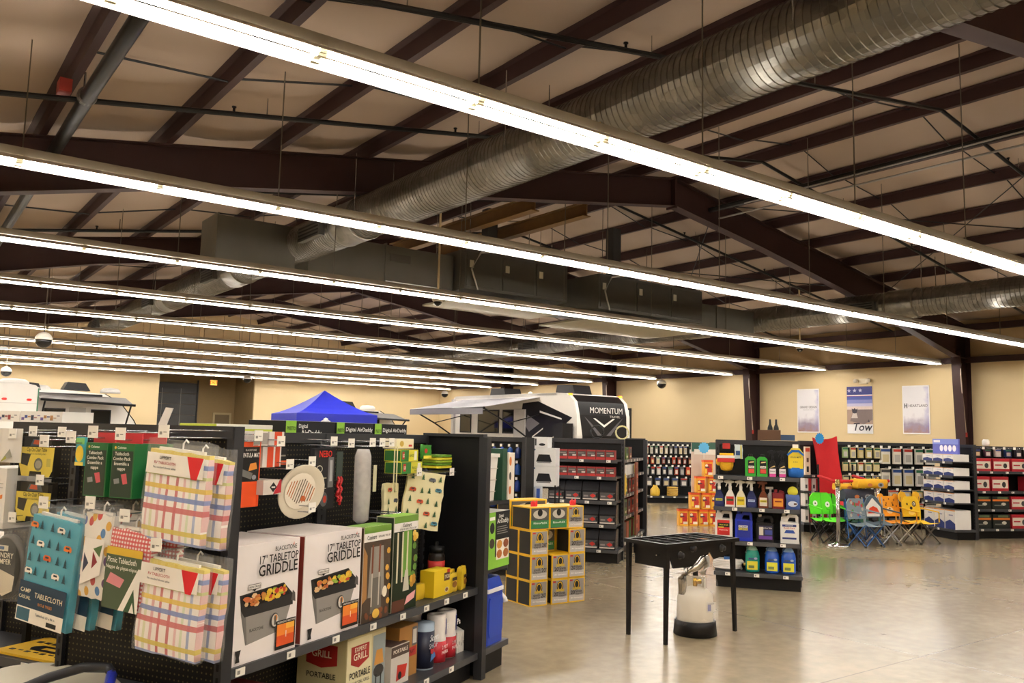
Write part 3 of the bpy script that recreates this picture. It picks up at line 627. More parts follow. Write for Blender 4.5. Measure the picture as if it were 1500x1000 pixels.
for k, x in enumerate((-.42, -.06)):
    t = thing('picture_carton', ['long white picture carton lying above the left bay', 'second long white picture carton with red blue print'][k], 'box', FL(x, .05, 1.606), FL.r, 'cartons on the left bay'); MB().box(0, .35, 0, .2, 0, .06, WHITE).build('carton', t)
    decal(t, [RC(random.choice(['3a4a86', '8b2f35', '6a5a9a', '2f3b56', 'b98a5a']), .01 + .027 * i, .01 + .012 * (i % 3), .034 + .027 * i, .026 + .012 * (i % 2)) for i in range(12)], 0)
# standing price card and the folding table in front of the end cap
t = thing('price_card', 'small white card standing on top of the end cap', 'card', FE(.52, .0, 1.606), FE.r); MB().prism([(0, 0), (.05, 0), (.085, .075), (.04, .078)], -.002, .002, WHITE, 'y').build('card', t)
t = thing('plastic_tabletop', 'white plastic tabletop with notched edge on the end cap shelf', 'tabletop', FE(-.04, -.42, .492), FE.r)
MB().prism([(.0, -.1), (.0, .2), (.05, .3), (.12, .33), (.14, .29), (.18, .29), (.2, .335), (.34, .345), (.5, .32), (.62, .26), (.7, .1), (.7, -.1)], 0, .035, mat('cfc7b4', .45)).build('top', t)
t = thing('curved_handle', 'black curved tube handle with a blue end cap', 'handle', FE(.40, -.38, .548), FE.r)
MB().tube([(-.02, -.1, -.0), (.02, .0, .03), (.12, .08, .065), (.24, .1, .075), (.3, .07, .06)], .02, mat('2a2a2e', .3), 8).build('tube', t, smooth=True); MB().tube([(.29, .075, .063), (.34, .02, .03), (.37, -.05, .0)], .021, mat('2a35a8', .3), 8).build('blue_tip', t, smooth=True)
# ---------------------------------------------------------------- goods on the run (front faces look along +N)
def carton(name, label, cat, fr, x, y, z, w, d, h, col, group=None, polys=(), texts=(), side=None, top=None, rot=0, rough=.5):
    """a printed carton: box, flat print on its front, lettering; x,y = front left bottom corner"""
    t = thing(name, label, cat, fr(x, y, z), fr.r + rot, group)
    mb = MB().box(0, w, 0, d, 0, h, mat(col, rough))
    mb.build('carton', t)
    ex = []
    if side:
        MB().box(-.0012, 0, .004, d - .004, .004, h - .004, mat(side, rough)).build('side_print', t)
        MB().box(w, w + .0012, .004, d - .004, .004, h - .004, mat(side, rough)).build('side_print', t)
    if top: MB().box(.003, w - .003, .003, d - .003, h, h + .0012, mat(top, rough)).build('top_print', t)
    if polys: decal(t, [(c, [(u * w, v * h) for u, v in p]) for c, p in polys], 0, rough=rough)
    yy = -.0025 - .00012 * len(polys)
    for s, u, v, sz, c, *wd in texts: text(t, s, u * w, v * h, sz, c, yy, width=(wd[0] * w if wd else None))
    return t
rn = random.Random(3)
def griddle_print():
    L = [PG('8e8a86', (.15, .52), (.235, .15), (.8, .2), (.9, .42), (.2, .43)), PG('6d6a68', (.13, .56), (.15, .42), (.235, .15), (.255, .16), (.22, .42)),
         PG('2b2a2a', (.12, .58), (.77, .615), (.92, .5), (.93, .4), (.2, .39), (.15, .45)), PG('171616', (.16, .57), (.76, .6), (.88, .5), (.24, .46)),
         PG('55504e', (.9, .44), (.97, .42), (.96, .5), (.92, .53))]
    for k in range(46):
        u = rn.uniform(.2, .8); v = .465 + (u - .2) * .07 + rn.uniform(.0, .085)
        c = rn.choice(['c98a3a', 'd9a23c', 'b8682c', 'dcb88a', 'c4683a'] if u < .5 else ['e2c13c', 'd8b02c', 'c23b28', '8fae3a', 'e0a83c'])
        L.append(EL(c, u, v, rn.uniform(.02, .05), rn.uniform(.012, .026), 6))
    L += [EL('3a3533', .635, .3, .065, .068), EL('c9c4be', .645, .3, .052, .056), EL('d98a3a', .65, .32, .03, .032, 8), PG('57534f', (.63, .26), (.66, .26), (.66, .34), (.63, .34)),
          RC('1b1a1a', .66, .03, .97, .285), PG('d4501e', (.68, .06), (.95, .06), (.95, .15), (.68, .15)), PG('e8842a', (.68, .15), (.95, .15), (.95, .25), (.68, .25)), PG('efb040', (.82, .2), (.95, .2), (.95, .25), (.82, .25)),
          PG('2a2828', (.09, .03), (.15, .03), (.14, .07), (.16, .13), (.08, .13), (.1, .07)), RC('d8d2cc', .2, .635, .42, .638), RC('5a5654', .22, .615, .40, .66), RC('efeae6', .225, .62, .395, .655), PG('2a2828', (.28, .615), (.34, .615), (.31, .595)),
          PG('d4501e', (.87, .945), (.89, .945), (.885, .975))]
    return L
for k, (x, w) in enumerate(((.035, .44), (.515, .465))):
    carton('griddle_carton', ['nearest white griddle carton with a griddle picture', 'second white griddle carton with a griddle picture'][k], 'box', FR, x, -.44, .587, w, .36, .505, 'ece6e6', 'griddle cartons', griddle_print(),
           [('BLACKSTONE', .755, .93, .028, '2a2626', .34), ('17" TABLETOP', .65, .85, .05, '1d1a1a', .6), ('GRIDDLE', .65, .755, .07, '1d1a1a', .6), ('BLACKSTONE', .36, .27, .018, '2f2b2a', .2), ('1', .815, .155, .04, 'f2e6d8'), ('INDEPENDENT HEAT ZONE', .815, .268, .012, 'e8e2da', .28), ('NON-GREASE', .31, .637, .012, '2a2828', .16)], side='8a3a32', top='cfc6c0')
wood, grl = 'a87a46', '4b4742'
def tool_print(dark):
    L = [RC('4a3b2e', 0, 0, 1, .84), RC('efece8', 0, .84, 1, .93), RC('6f9a3c', 0, .93, 1, 1)]
    if not dark:
        L += [PG(wood, (0, .2), (.16, .25), (.14, .7), (0, .8)), PG('8f8b84', (.2, .25), (.8, .25), (.72, .78), (.26, .78)), PG('6a6660', (.3, .08), (.7, .08), (.66, .45), (.34, .45))]
        L += [RC('7a3f24', .3, .5, .36, .8), RC('7a3f24', .56, .5, .62, .8), RC('c4beb4', .31, .15, .35, .5), RC('c4beb4', .57, .15, .61, .5)]
        L += [EL('d8a23c', rn.uniform(.8, .98), rn.uniform(.1, .75), .07, .035, 7) for _ in range(7)] + [EL('7a4526', rn.uniform(.05, .95), rn.uniform(.02, .12), .06, .03, 7) for _ in range(10)] + [EL('d9b04a', .5, .07, .13, .05), EL('efe6d0', .8, .28, .09, .06)]
    else:
        L += [RC('1d2a16', 0, 0, 1, .84), RC('6a9a3a', .4, .35, .75, .84)] + [RC('d8d0b4', .14 + .2 * i, .3, .2 + .2 * i, .83) for i in range(3)] + [PG('c9c4b4', (.42, .2), (.68, .2), (.62, .42), (.5, .42))]
        L += [EL(rn.choice(['d9a83a', 'b8862c', 'e0c060', '5f8a34']), rn.uniform(.72, .97), rn.uniform(.2, .8), .08, .04, 7) for _ in range(14)] + [PG('e6a6a8', (.5, .05), (.9, .1), (.95, .18), (.6, .14)), RC('5a2f1c', 0, .0, .5, .12)]
    return L
carton('grill_tool_carton', 'grill tool set carton with steel tools and brown picture', 'box', FR, 1.02, -.43, .587, .26, .12, .5, 'd8d2c4', 'grill tool cartons', tool_print(0), [('Cuisinart', .25, .885, .03, '1d1d1d', .34), ('20-PC GRILL TOOL SET', .72, .885, .014, '444444', .45)], top='6f9a3c', side='5a4a38')
carton('grill_tool_carton', 'grill tool set carton with green picture and pale handles', 'box', FR, 1.325, -.42, .587, .26, .12, .53, 'd8d2c4', 'grill tool cartons', tool_print(1), [('Cuisinart', .5, .9, .03, '1d1d1d', .36), ('3-PIECE GRILL TOOL SET', .55, .86, .014, '444444', .7)], top='7fb03c', side='31402a')
carton('snack_carton', 'yellow snack carton with red and black print on the shelf', 'box', FR, 1.83, -.40, .587, .2, .1, .16, 'e3c21e', None, [RC('5a3a20', .62, .55, .98, .85), RC('c8281e', .8, .85, .98, .98), EL('d8d2c0', .8, .2, .12, .1), EL('8a5a2c', .8, .2, .09, .07)], [('STICKS', .8, .7, .03, 'f6efd8', .3)])
for k in range(3):
    t = thing('snack_bag', ['first yellow snack bag beside the snack carton', 'second yellow snack bag beside the snack carton', 'third yellow snack bag nearest the shelf end'][k], 'bag', FR(2.08 + .07 * k, -.38 + .05 * (k % 2), .587), FR.r + .1 * k, 'yellow snack bags'); soft(.1, .12 + .01 * k, .05, mat('d8b82a', .35), 5, 5, 30 + k).build('bag', t, smooth=True); decal(t, [EL('8a5a1c', 0, .05, .03, .02), RC('3a2a18', -.03, .075, .03, .095)], -.028)
t = thing('snack_bag', 'small yellow bag left of the snack carton', 'bag', FR(1.76, -.33, .587), FR.r); soft(.1, .09, .05, mat('d0ae2a', .35), 5, 4, 37).build('bag', t, smooth=True)
def lathe_thing(name, label, cat, loc, rot, prof, col, group=None, capc=None, cap=None, n=14, rough=.35, band=None, sx=1, sy=1):
    t = thing(name, label, cat, loc, rot, group); MB().lathe(prof, mat(col, rough), (0, 0, 0), n, sx, sy).build('body', t, smooth=True)
    if cap: MB().lathe(cap, mat(capc, .4), (0, 0, 0), n, sx, sy).build('cap', t, smooth=True)
    if band: MB().lathe([(band[0], band[1]), (band[0], band[2])], mat(band[3], .5), (0, 0, 0), n, sx, sy).build('label_band', t, smooth=True)
    return t
lathe_thing('jar', 'black topped jar with a red label at the shelf end', 'jar', FR(2.2, -.2, .587), 0, [(.05, 0), (.055, .01), (.055, .2), (.045, .23)], '26211e', None, '141414', [(.05, .22), (.05, .26), (.012, .265), (.012, .29)], band=(.0565, .1, .17, 'c2322c'))
for k in range(5): lathe_thing('bottle', 'small dark bottle with white cap at the back of the shelf', 'bottle', FR(1.64 + .085 * k, -.09, .587), 0, [(.03, 0), (.033, .01), (.033, .13), (.014, .16)], '24282e', 'dark bottles at the shelf back', 'd8dce0', [(.022, .15), (.022, .19)])
# lower deck
cg = carton('charcoal_grill_carton', 'cream portable charcoal grill carton with red shield', 'box', FR, .98, -.38, .17, .36, .32, .34, 'd6cb9e', None,
       [RC('e4dcb4', 0, .0, .62, 1), RC('c8bc8c', .0, .97, 1, 1), PG('a8241f', (.1, .6), (.3, .52), (.56, .62), (.56, .86), (.1, .86)), RC('8f9a9c', .66, 0, 1, .92), EL('3a3836', .83, .35, .14, .1), PG('c98f42', (.7, .45), (.96, .45), (.92, .68), (.76, .68)), RC('2a2a2a', .75, .05, .78, .3), RC('2a2a2a', .88, .05, .91, .3)],
       [('EXPERT', .33, .8, .032, 'f4ead0'), ('GRILL', .33, .69, .05, 'f4ead0'), ('PORTABLE', .33, .42, .05, '2a2622', .52), ('CHARCOAL GRILL', .33, .3, .024, '3a332c', .5)], side='d2c898', top='d8cfa4')
MB().prism([(.06, .2), (.16, .18), (.26, .2), (.26, .3), (.06, .3)], -.003, -.0013, mat('a8241f', .5), 'x').build('side_shield', cg)
o = text(cg, 'GRILL', .0, .25, .05, 'f4ead0', .16); o.location = (-.004, .16, .25); o.rotation_euler = (PI / 2, 0, -PI / 2)
o = text(cg, 'PORTABLE', .0, .14, .04, '2a2622', .16); o.location = (-.004, .16, .14); o.rotation_euler = (PI / 2, 0, -PI / 2)
carton('red_flat_carton', 'flat red and black carton low at the near shelf end', 'box', FR, .05, -.42, .17, .42, .36, .235, '3a1c1c', None, [RC('8f2a28', .05, .5, .95, .95)], [('TABLETOP GRILL', .5, .72, .05, 'e8d8d0')], top='7d2624')
carton('heater_carton', 'small white carton with a red heater picture on the deck', 'box', FR, 1.375, -.4, .17, .19, .2, .22, 'cfcac4', None, [RC('4a3a34', 0, .72, 1, .98), PG('c22f24', (.3, .1), (.8, .15), (.9, .45), (.35, .5)), EL('2a2626', .5, .22, .1, .1)], [('PORTABLE', .5, .85, .03, 'efe6dc', .8)], top='55403a')
carton('brown_carton', 'plain brown carton with red tape label on the deck', 'box', FR, 1.52, -.36, .17, .2, .26, .29, 'a8773c', None, [RC('b8322c', .3, .38, .95, .56), RC('5f6068', .7, .58, .98, .95), RC('d8d4cc', .74, .62, .94, .9)], [('HEAVY', .62, .47, .03, '5a1512')], top='b88a4c')
carton('brown_carton', 'taller plain carton behind the brown taped carton', 'box', FR, 1.42, -.14, .17, .25, .1, .33, '6a5230')
def roll(label, x, y, h, r, low, group='paper towel rolls'):
    t = thing('paper_towel_roll', label, 'paper towels', FR(x, y, .17), FR.r, group)
    MB().lathe([(.02, .003), (r - .004, 0), (r, .008), (r, h - .008), (r - .004, h), (.024, h), (.02, h - .03)], mat('efeae8', .6), (0, 0, 0), 20).build('roll', t, smooth=True)
    MB().lathe([(r + .0015, .004), (r + .0015, h * .45)], mat('c22634', .4), (0, 0, 0), 20).build('red_wrap', t, smooth=True)
    q = MB()
    for i in range(6):
        a0, a1 = -PI / 2 + .1 + i * .12, -PI / 2 + .1 + (i + 1) * .12; rr = r + .0022
        q.face([(rr * math.cos(a0), rr * math.sin(a0), h * .58), (rr * math.cos(a1), rr * math.sin(a1), h * .58), (rr * math.cos(a1), rr * math.sin(a1), h * .9), (rr * math.cos(a0), rr * math.sin(a0), h * .9)], mat('24308a', .4))
    q.build('blue_label', t)
    text(t, 'Pa', .045, h * .74, .05, 'f4f2f0', -r - .002); text(t, '2 PLY', .0, h * .33, .03, 'f6e4e4', -r - .004); text(t, 'PAPER', .0, h * .22, .028, 'f6e4e4', -r - .004)
    return t
roll('front white and red paper towel roll', 2.0, -.33, .29, .062, 1); roll('right white and red paper towel roll beside the dispenser', 2.145, -.32, .29, .065, 1); roll('paper towel roll standing behind the front ones', 1.98, -.16, .3, .062, 1); roll('paper towel roll at the back of the deck', 1.82, -.12, .31, .062, 1)
t = thing('shop_towel_roll', 'blue shop towel roll with dark printed wrap', 'shop towels', FR(1.83, -.34, .17), FR.r)
MB().lathe([(.02, .003), (.062, 0), (.064, .008), (.064, .27), (.02, .272)], mat('a9bdd2', .6), (0, 0, 0), 20).build('roll', t, smooth=True); MB().lathe([(.0655, .01), (.0655, .225)], mat('20263e', .4), (0, 0, 0), 20).build('wrap', t, smooth=True)
text(t, 'Scott', .01, .185, .05, 'f0f2f6', -.068, shear=.3); text(t, 'SHOP', .0, .14, .04, 'b8bcc8', -.07); decal(t, [PG('4a78b8', (-.03, .05), (.03, .07), (.02, .1), (-.02, .09)), PG('b02a34', (-.03, .1), (.0, .09), (.01, .12), (-.03, .125))], -.068)
for k in range(2):
    t = thing('shop_towel_roll', ['blue shop towel roll left of the printed one', 'blue shop towel roll behind the printed one'][k], 'shop towels', FR(1.75 + .0 * k, -.27 + .14 * k, .17), FR.r); MB().lathe([(.02, .003), (.06, 0), (.062, .008), (.062, .26), (.02, .262)], mat('a9bdd2', .6), (0, 0, 0), 18).build('roll', t, smooth=True); MB().lathe([(.0635, .01), (.0635, .2)], mat('1c2440', .4), (0, 0, 0), 18).build('wrap', t, smooth=True)
t = thing('slotted_dispenser', 'white plastic dispenser with four slots at the deck end', 'dispenser', FR(2.225, -.36, .17), FR.r)
MB().prism([(0, 0), (.0, .15), (.1, .185), (.1, 0)], 0, .075, WHITE, 'x').build('body', t) if False else None
for k in range(4): MB().prism([(0, 0), (.0, .13), (.1, .17), (.1, 0)], .001 + k * .024, .022 + k * .024, WHITE, 'x').build('slot_wall', t)
MB().box(.0, .098, .01, .1, .0, .11, mat('d8d4d0', .5)).build('body', t); decal(t, [RC('3a3a3a', .008 + .024 * k, .04 + .01 * (k % 2), .013 + .024 * k, .06 + .01 * (k % 2)) for k in range(4)], 0)
# pegged goods on the run panel
G = 'pegged goods of the shelving run'
t = thing('spatula_mat', 'orange silicone spatula mat under a black card', 'mat', FR(.305, -.2, 1.225), FR.r, G); MB().bbox(0, .135, 0, .008, 0, .31, mat('e8521c', .45), .012).build('mat', t); decal(t, [RC('1c1a1a', .0, .12, .135, .285), PG('d98a32', (.06, .17), (.12, .18), (.11, .21), (.07, .205)), PG('6a6a68', (.01, .15), (.08, .13), (.09, .16), (.02, .18)), EL('8a8f9a', .1, .14, .015, .012)], 0, 'card')
text(t, 'SPATULA MAT', .067, .245, .03, 'f2eee8', -.005, width=.12); text(t, 'BLACKSTONE', .067, .27, .012, 'c9c4bc', -.005)
for k in range(4): carton('skewer_box', ['upper left white box with orange band on the run panel', 'upper right white box with orange band on the run panel', 'lower white box with orange band on the run panel', 'rear lower white box with orange band'][k], 'box', FR, (.39, .50, .46, .56)[k], -.2 + .03 * (k // 3), (1.515, 1.515, 1.41, 1.41)[k], (.1, .11, .09, .07)[k], .12, (.07, .07, .1, .1)[k], 'd9d2cc', G, [RC('d8481e', .35, 0, .85, 1) if k != 0 else RC('9a938c', 0, .1, 1, .9)])
carton('ember_card', 'black card with orange stripe on the run panel', 'card', FR, .635, -.12, 1.415, .1, .02, .085, '1c1a1a', G, [RC('d8541e', 0, 0, 1, .25), RC('8a8478', .1, .5, .9, .6)])
t = thing('paper_plates', 'round pack of patterned paper plates in clear wrap', 'plates', FR(.73, -.22, 1.285), FR.r, G)
m = MB().lathe([(.001, .03), (.1, .03), (.108, .026), (.145, -.005), (.15, -.02), (.146, -.022), (.105, .0), (.001, .002)], mat('d9d0bc', .4), (0, 0, 0), 26, ax='y'); o = m.build('plates', t, smooth=True); o.rotation_euler = (.2, .25, -.3); o.scale = (.88, 1, .95)
q = decal(o, [EL('efe6d4', 0, 0, .1, .1, 20)] + [PG(rn.choice(['8a7a5a', '4a5a3a', 'b8682c', '6a5a44']), (x, -z), (x + .006, -z), (x + .008, z), (x + .002, z)) for x, z in [(-.08 + .016 * i, .03 + .04 * (1 - abs(i - 5) / 6)) for i in range(11)]] + [PG('c2602c', (.02, -.05), (.05, -.045), (.045, -.02), (.02, -.02))], -.0, 'plate_print'); q.location = (0, -.004, 0)
carton('skewer_carton', 'small white and red diamond carton beside the plates', 'box', FR, .43, -.24, 1.28, .13, .14, .07, 'd8cfc6', G, [PG('b8202e', (.55, 0), (1, .1), (1, 1), (.9, 1)), PG('2a2626', (.35, .5), (.55, .85), (.75, .5), (.55, .15)), RC('e8e2da', .45, .45, .65, .55)])
carton('tool_card', 'black tool card with red lettering and thermometer', 'card', FR, .915, -.16, 1.17, .185, .03, .33, '232225', G, [RC('8f2a22', .1, .62, .32, .66), EL('c9c4b4', .25, .66, .15, .06), EL('232225', .25, .66, .12, .045), RC('b8b09a', .0, .5, .6, .515), EL('d98a3a', .3, .42, .22, .06), RC('b8b09a', .0, .33, .6, .345), RC('6a6a6c', .66, .35, .92, .85), RC('aeb0b4', .74, .45, .86, .8), EL('58585a', .5, .16, .18, .12), EL('c23a22', .55, .16, .08, .06)], [('NEBO', .5, .9, .05, 'd8281e', .6)])
t = thing('paracord', 'red paracord hanks hanging under a green card', 'cord', FR(1.115, -.16, 1.17), FR.r, G); MB().box(0, .055, 0, .006, .15, .31, mat('33403a', .5)).build('card', t)
for k in range(2): MB().tube([(.015 + .025 * k + .006 * math.sin(i * 2.1), -.004 + .006 * math.cos(i * 2.1), .17 - i * .017) for i in range(9 + k)], .009, mat('b51d20', .6), 5).build('cord_hank', t)
t = thing('wrapped_roll', 'long clear-wrapped white roll hanging on the run panel', 'roll', FR(1.28, -.22, 1.075), FR.r, G); MB().tube([(0, 0, .0), (0, 0, .02), (.003, 0, .2), (.0, 0, .38), (0, 0, .42)], [.02, .045, .05, .048, .035], mat('d6d3d0', .12, 0, .25, 25, .6, .62), 12).build('roll', t, smooth=True); MB().box(.02, .05, -.064, -.06, .18, .33, mat('c9c4a4', .5)).build('label', t)
for k, (x, z, w, y) in enumerate(((1.62, 1.418, .2, -.26), (1.60, 1.345, .24, -.28), (1.66, 1.495, .2, -.2))):
    if k < 2: carton('bag_box', ['upper green and yellow storage bag box', 'lower green and yellow storage bag box'][k], 'box', FR, x, y, z, w, .12, .07, 'd8d23a', G, [RC('2f7a34', 0, 0, .45, 1), RC('b8261e', .08, .2, .2, .85), PG('e8e8dc', (.75, .1), (.92, .1), (.92, .9), (.78, .9))], [('GLAD', .14, .5, .028, 'f4f2e8', .1), ('BAGS', .6, .5, .02, '2f5a2c')], side='2f6a30')
    else: carton('bag_box', 'cream box with gold print above the storage bags', 'box', FR, x, y, z, w, .1, .06, 'e6dcc4', G, [EL('c2a24a', .3, .5, .12, .3), RC('b8261e', .7, .2, .9, .4)])
for k in range(6): 
    t = thing('snack_packet', ['top green hanging packet near the end panel', 'first flat green yellow packet on the wire tray', 'second flat green yellow packet on the wire tray', 'third flat green yellow packet on the wire tray', 'fourth flat green yellow packet on the wire tray', 'lowest flat packet on the wire tray'][k], 'packet', FR(1.98 if k == 0 else 2.13, -.22, 1.43 if k == 0 else 1.35 + .018 * k), FR.r + .05 * (k % 3), G)
    if k == 0: soft(.12, .09, .02, mat('3f8a34', .35), 4, 4, 50).build('packet', t, smooth=True); decal(t, [EL('c8322a', -.02, .05, .02, .015), RC('e0d84a', -.05, .0, .05, .02)], -.014)
    else: MB().bbox(-.1, .1, -.07, .07, 0, .014, mat(['8aa832', 'd8cf3a', '5f8a2c'][k % 3], .35), .02).build('packet', t)
t = thing('wire_tray', 'chrome wire tray holding the flat packets', 'tray', FR(2.13, -.2, 1.34), FR.r)
for k in range(6): MB().tube([(-.12 + .048 * k, -.1, 0), (-.12 + .048 * k, .19, 0)], .003, WIRE, 4).build('tray_wire', t)
for y in (-.1, .0, .1): MB().tube([(-.12, y, -.004), (.12, y, -.004)], .003, WIRE, 4).build('tray_wire', t)
t = thing('camper_cloth', 'cream cloth with camper and tree print hanging askew', 'cloth', FR(1.885, -.24, .99), FR.r, G); t.rotation_euler = (0, math.radians(8), FR.r - .55); soft(.27, .36, .03, CAMP, 7, 8, 77).build('cloth', t, smooth=True); motifs(t, .26, .35, -.0195, 1, 5, 0, tree='2d5a35', body=('c8542e', '5c6068', '3d7f96'))
t = thing('camper_cloth', 'second camper-print cloth hanging behind the askew one', 'cloth', FR(1.7, -.14, 1.02), FR.r, G); soft(.16, .26, .03, CAMP, 6, 7, 78).build('cloth', t, smooth=True); motifs(t, .15, .25, -.0195, 1, 6, 0, tree='2d5a35', body=('c8542e', '5c6068', '3d7f96'))
t = thing('tie_straps', 'pair of cream tie straps hanging beside the storage bags', 'straps', FR(1.545, -.26, 1.24), FR.r)
for x in (0, .03): MB().box(x, x + .008, -.002, .002, 0, .27, mat('d8d0a8', .6)).build('strap', t)
t = thing('wire_basket', 'empty chrome wire arms low on the run panel', 'hook', FR(1.36, -.02, 1.1), FR.r)
for x in (0, .1, .2): MB().tube([(x, 0, .02 * (x > .05)), (x, -.3, .02 * (x > .05))], .004, WIRE, 5).build('wire_arm', t)
MB().tube([(0, -.29, 0), (.2, -.29, .02)], .004, WIRE, 5).build('wire_cross', t)
for x, z, y in ((.36, 1.54, -.22), (.5, 1.515, -.24), (.98, 1.515, -.2), (1.14, 1.505, -.2), (1.29, 1.51, -.24), (1.42, 1.51, -.22), (1.52, 1.51, -.22), (.6, 1.4, -.22), (.8, 1.41, -.2), (.74, 1.18, -.26), (1.75, 1.33, -.28), (2.13, 1.32, -.3)): hook(FR, x, z, y, 'chrome peg hook with price tag on the shelving run panel', group='hooks of the shelving run')
# air fryer cartons on the rear shelf, seen over the top rail
def air_print(): return [RC('8fc63c', .0, 0, .2, 1), RC('1d1e20', .2, 0, 1, 1), EL('2a2c2a', .1, .25, .07, .16), RC('f0f0ea', .02, .62, .18, .72)]
for k, x in enumerate((.98, 1.45, 1.86)): carton('air_fryer_carton', ['nearest air fryer carton showing over the top rail', 'middle air fryer carton showing over the top rail', 'far air fryer carton showing over the top rail'][k], 'box', FR, x, .1, 1.402, (.45, .39, .39)[k], .27, .245, '1d1e20', 'air fryer cartons', air_print(),
       [('PRESTO', .1, .82, .03, '1d1e20', .16), ('Digital', .33, .88 if k == 0 else .8, .032, 'f2f2ee'), ('AirDaddy', .5, .72 if k == 0 else .8, .045, 'f6f6f2', .42)] if k == 0 else [('PRESTO', .1, .8, .03, '1d1e20', .16), ('Digital AirDaddy', .6, .83, .035, 'f6f6f2', .74)], top='d8d4cc')
t = carton('pale_carton', 'pale carton on the rear shelf left of the air fryers', 'box', FR, .45, .1, 1.402, .42, .25, .215, 'c8d44a', None, [RC('e8e6da', 0, .9, 1, 1)], top='e8e6da')
t = thing('glass_knob', 'small clear glass lid knob above the air fryer cartons', 'knob', FR(1.47, .2, 1.649), 0); MB().lathe([(.03, 0), (.03, .005), (.016, .012), (.014, .02), (.001, .026)], mat('c9ccd4', .1, 0, 0, coat=.5), (0, 0, 0), 12).build('lid', t, smooth=True)
# far end cap goods (local y points back along the run, the shelf opens away from the viewer)
FS = FR   # faces seen from the side: place in run frame at x 2.42..2.78, y -.47
carton('air_fryer_carton', 'air fryer carton with food pictures on the far end cap shelf', 'box', FR, 2.44, -.465, .682, .33, .3, .38, '1d1e20', 'air fryer cartons',
       [RC('86c440', 0, 0, 1, .2), RC('86c440', 0, 0, .3, 1), RC('f0f0ea', .03, .86, .27, .92), EL('26282a', .15, .72, .11, .1), EL('3a3026', .15, .45, .12, .09), RC('efeae0', .36, .14, .97, .5)] + [EL(c, u, v, .13, .08, 10) for c, u, v in (('c98a32', .51, .41), ('8a4a24', .82, .41), ('b86a28', .51, .24), ('a8622c', .82, .24))] + [RC('9a9a96', .38, .6 + .04 * i, .9 - .06 * (i % 2), .612 + .04 * i) for i in range(4)],
       [('Digital', .55, .92, .03, 'f2f2ee'), ('AirDaddy', .64, .83, .045, 'f6f6f2', .56)], top='e8e4da')
t = thing('water_cooler_jug', 'blue insulated drink jug with white band and handle', 'cooler', FR(2.6, -.32, .172), FR.r); BL = mat('1d3fae', .35)
MB().prism([(-.11, -.13), (.11, -.13), (.14, -.1), (.14, .1), (.11, .13), (-.11, .13), (-.14, .1), (-.14, -.1)], .0, .37, BL).build('jug', t)
MB().prism([(-.115, -.135), (.115, -.135), (.145, -.105), (.145, .105), (.115, .135), (-.115, .135), (-.145, .105), (-.145, -.105)], .345, .372, mat('e8e8ee', .4)).build('white_band', t)
MB().prism([(-.11, -.13), (.11, -.13), (.14, -.1), (.14, .1), (.11, .13), (-.11, .13), (-.14, .1), (-.14, -.1)], .372, .44, BL, p2=[(-.09, -.11), (.09, -.11), (.12, -.08), (.12, .08), (.09, .11), (-.09, .11), (-.12, .08), (-.12, -.08)]).build('lid', t)
MB().bbox(-.06, .06, -.05, .05, .44, .465, mat('2a4cc0', .35), .02).build('lid_cap', t); MB().prism([(-.09, .05), (.09, .05), (.105, .09), (.105, .28), (.09, .31), (-.09, .31), (-.105, .28), (-.105, .09)], -.137, -.13, mat('2346b8', .35), 'y').build('recess_panel', t)
MB().tube([(.142, -.0, .355), (.165, -.06, .33), (.17, -.12, .27), (.165, -.13, .25)], .018, mat('e6e4e2', .4), 8).build('handle', t, smooth=True)
t = thing('storage_bin', 'tall white ribbed storage bin on the far end cap', 'bin', FR(2.52, -.33, 1.137), FR.r); MB().prism([(-.07, -.09), (.07, -.09), (.07, .09), (-.07, .09)], 0, .3, WHITE, p2=[(-.085, -.11), (.085, -.11), (.085, .11), (-.085, .11)]).build('bin', t); MB().box(-.095, .095, -.12, .12, .3, .325, WHITE).build('rim', t)
for k in range(3): MB().box(-.075 - .004 * k, .075 + .004 * k, -.1 - .006 * k, -.095 - .005 * k, .06 + .08 * k, .066 + .08 * k, mat('c9c4bc', .5)).build('rib', t)
carton('green_carton', 'dark green carton with orange lid print below the white bin', 'box', FR, 2.64, -.46, 1.137, .075, .2, .36, '1f4a34', None, [RC('1f4a34', 0, 0, 1, 1)])
carton('pan_carton', 'white carton with orange pan pictures on the far end cap', 'box', FR, 2.72, -.47, 1.137, .1, .25, .33, 'e8e0d4', None, [EL('d8782c', .3, .82, .2, .1), EL('3a332c', .3, .5, .18, .09), EL('c96a2a', .3, .2, .2, .09)], [])
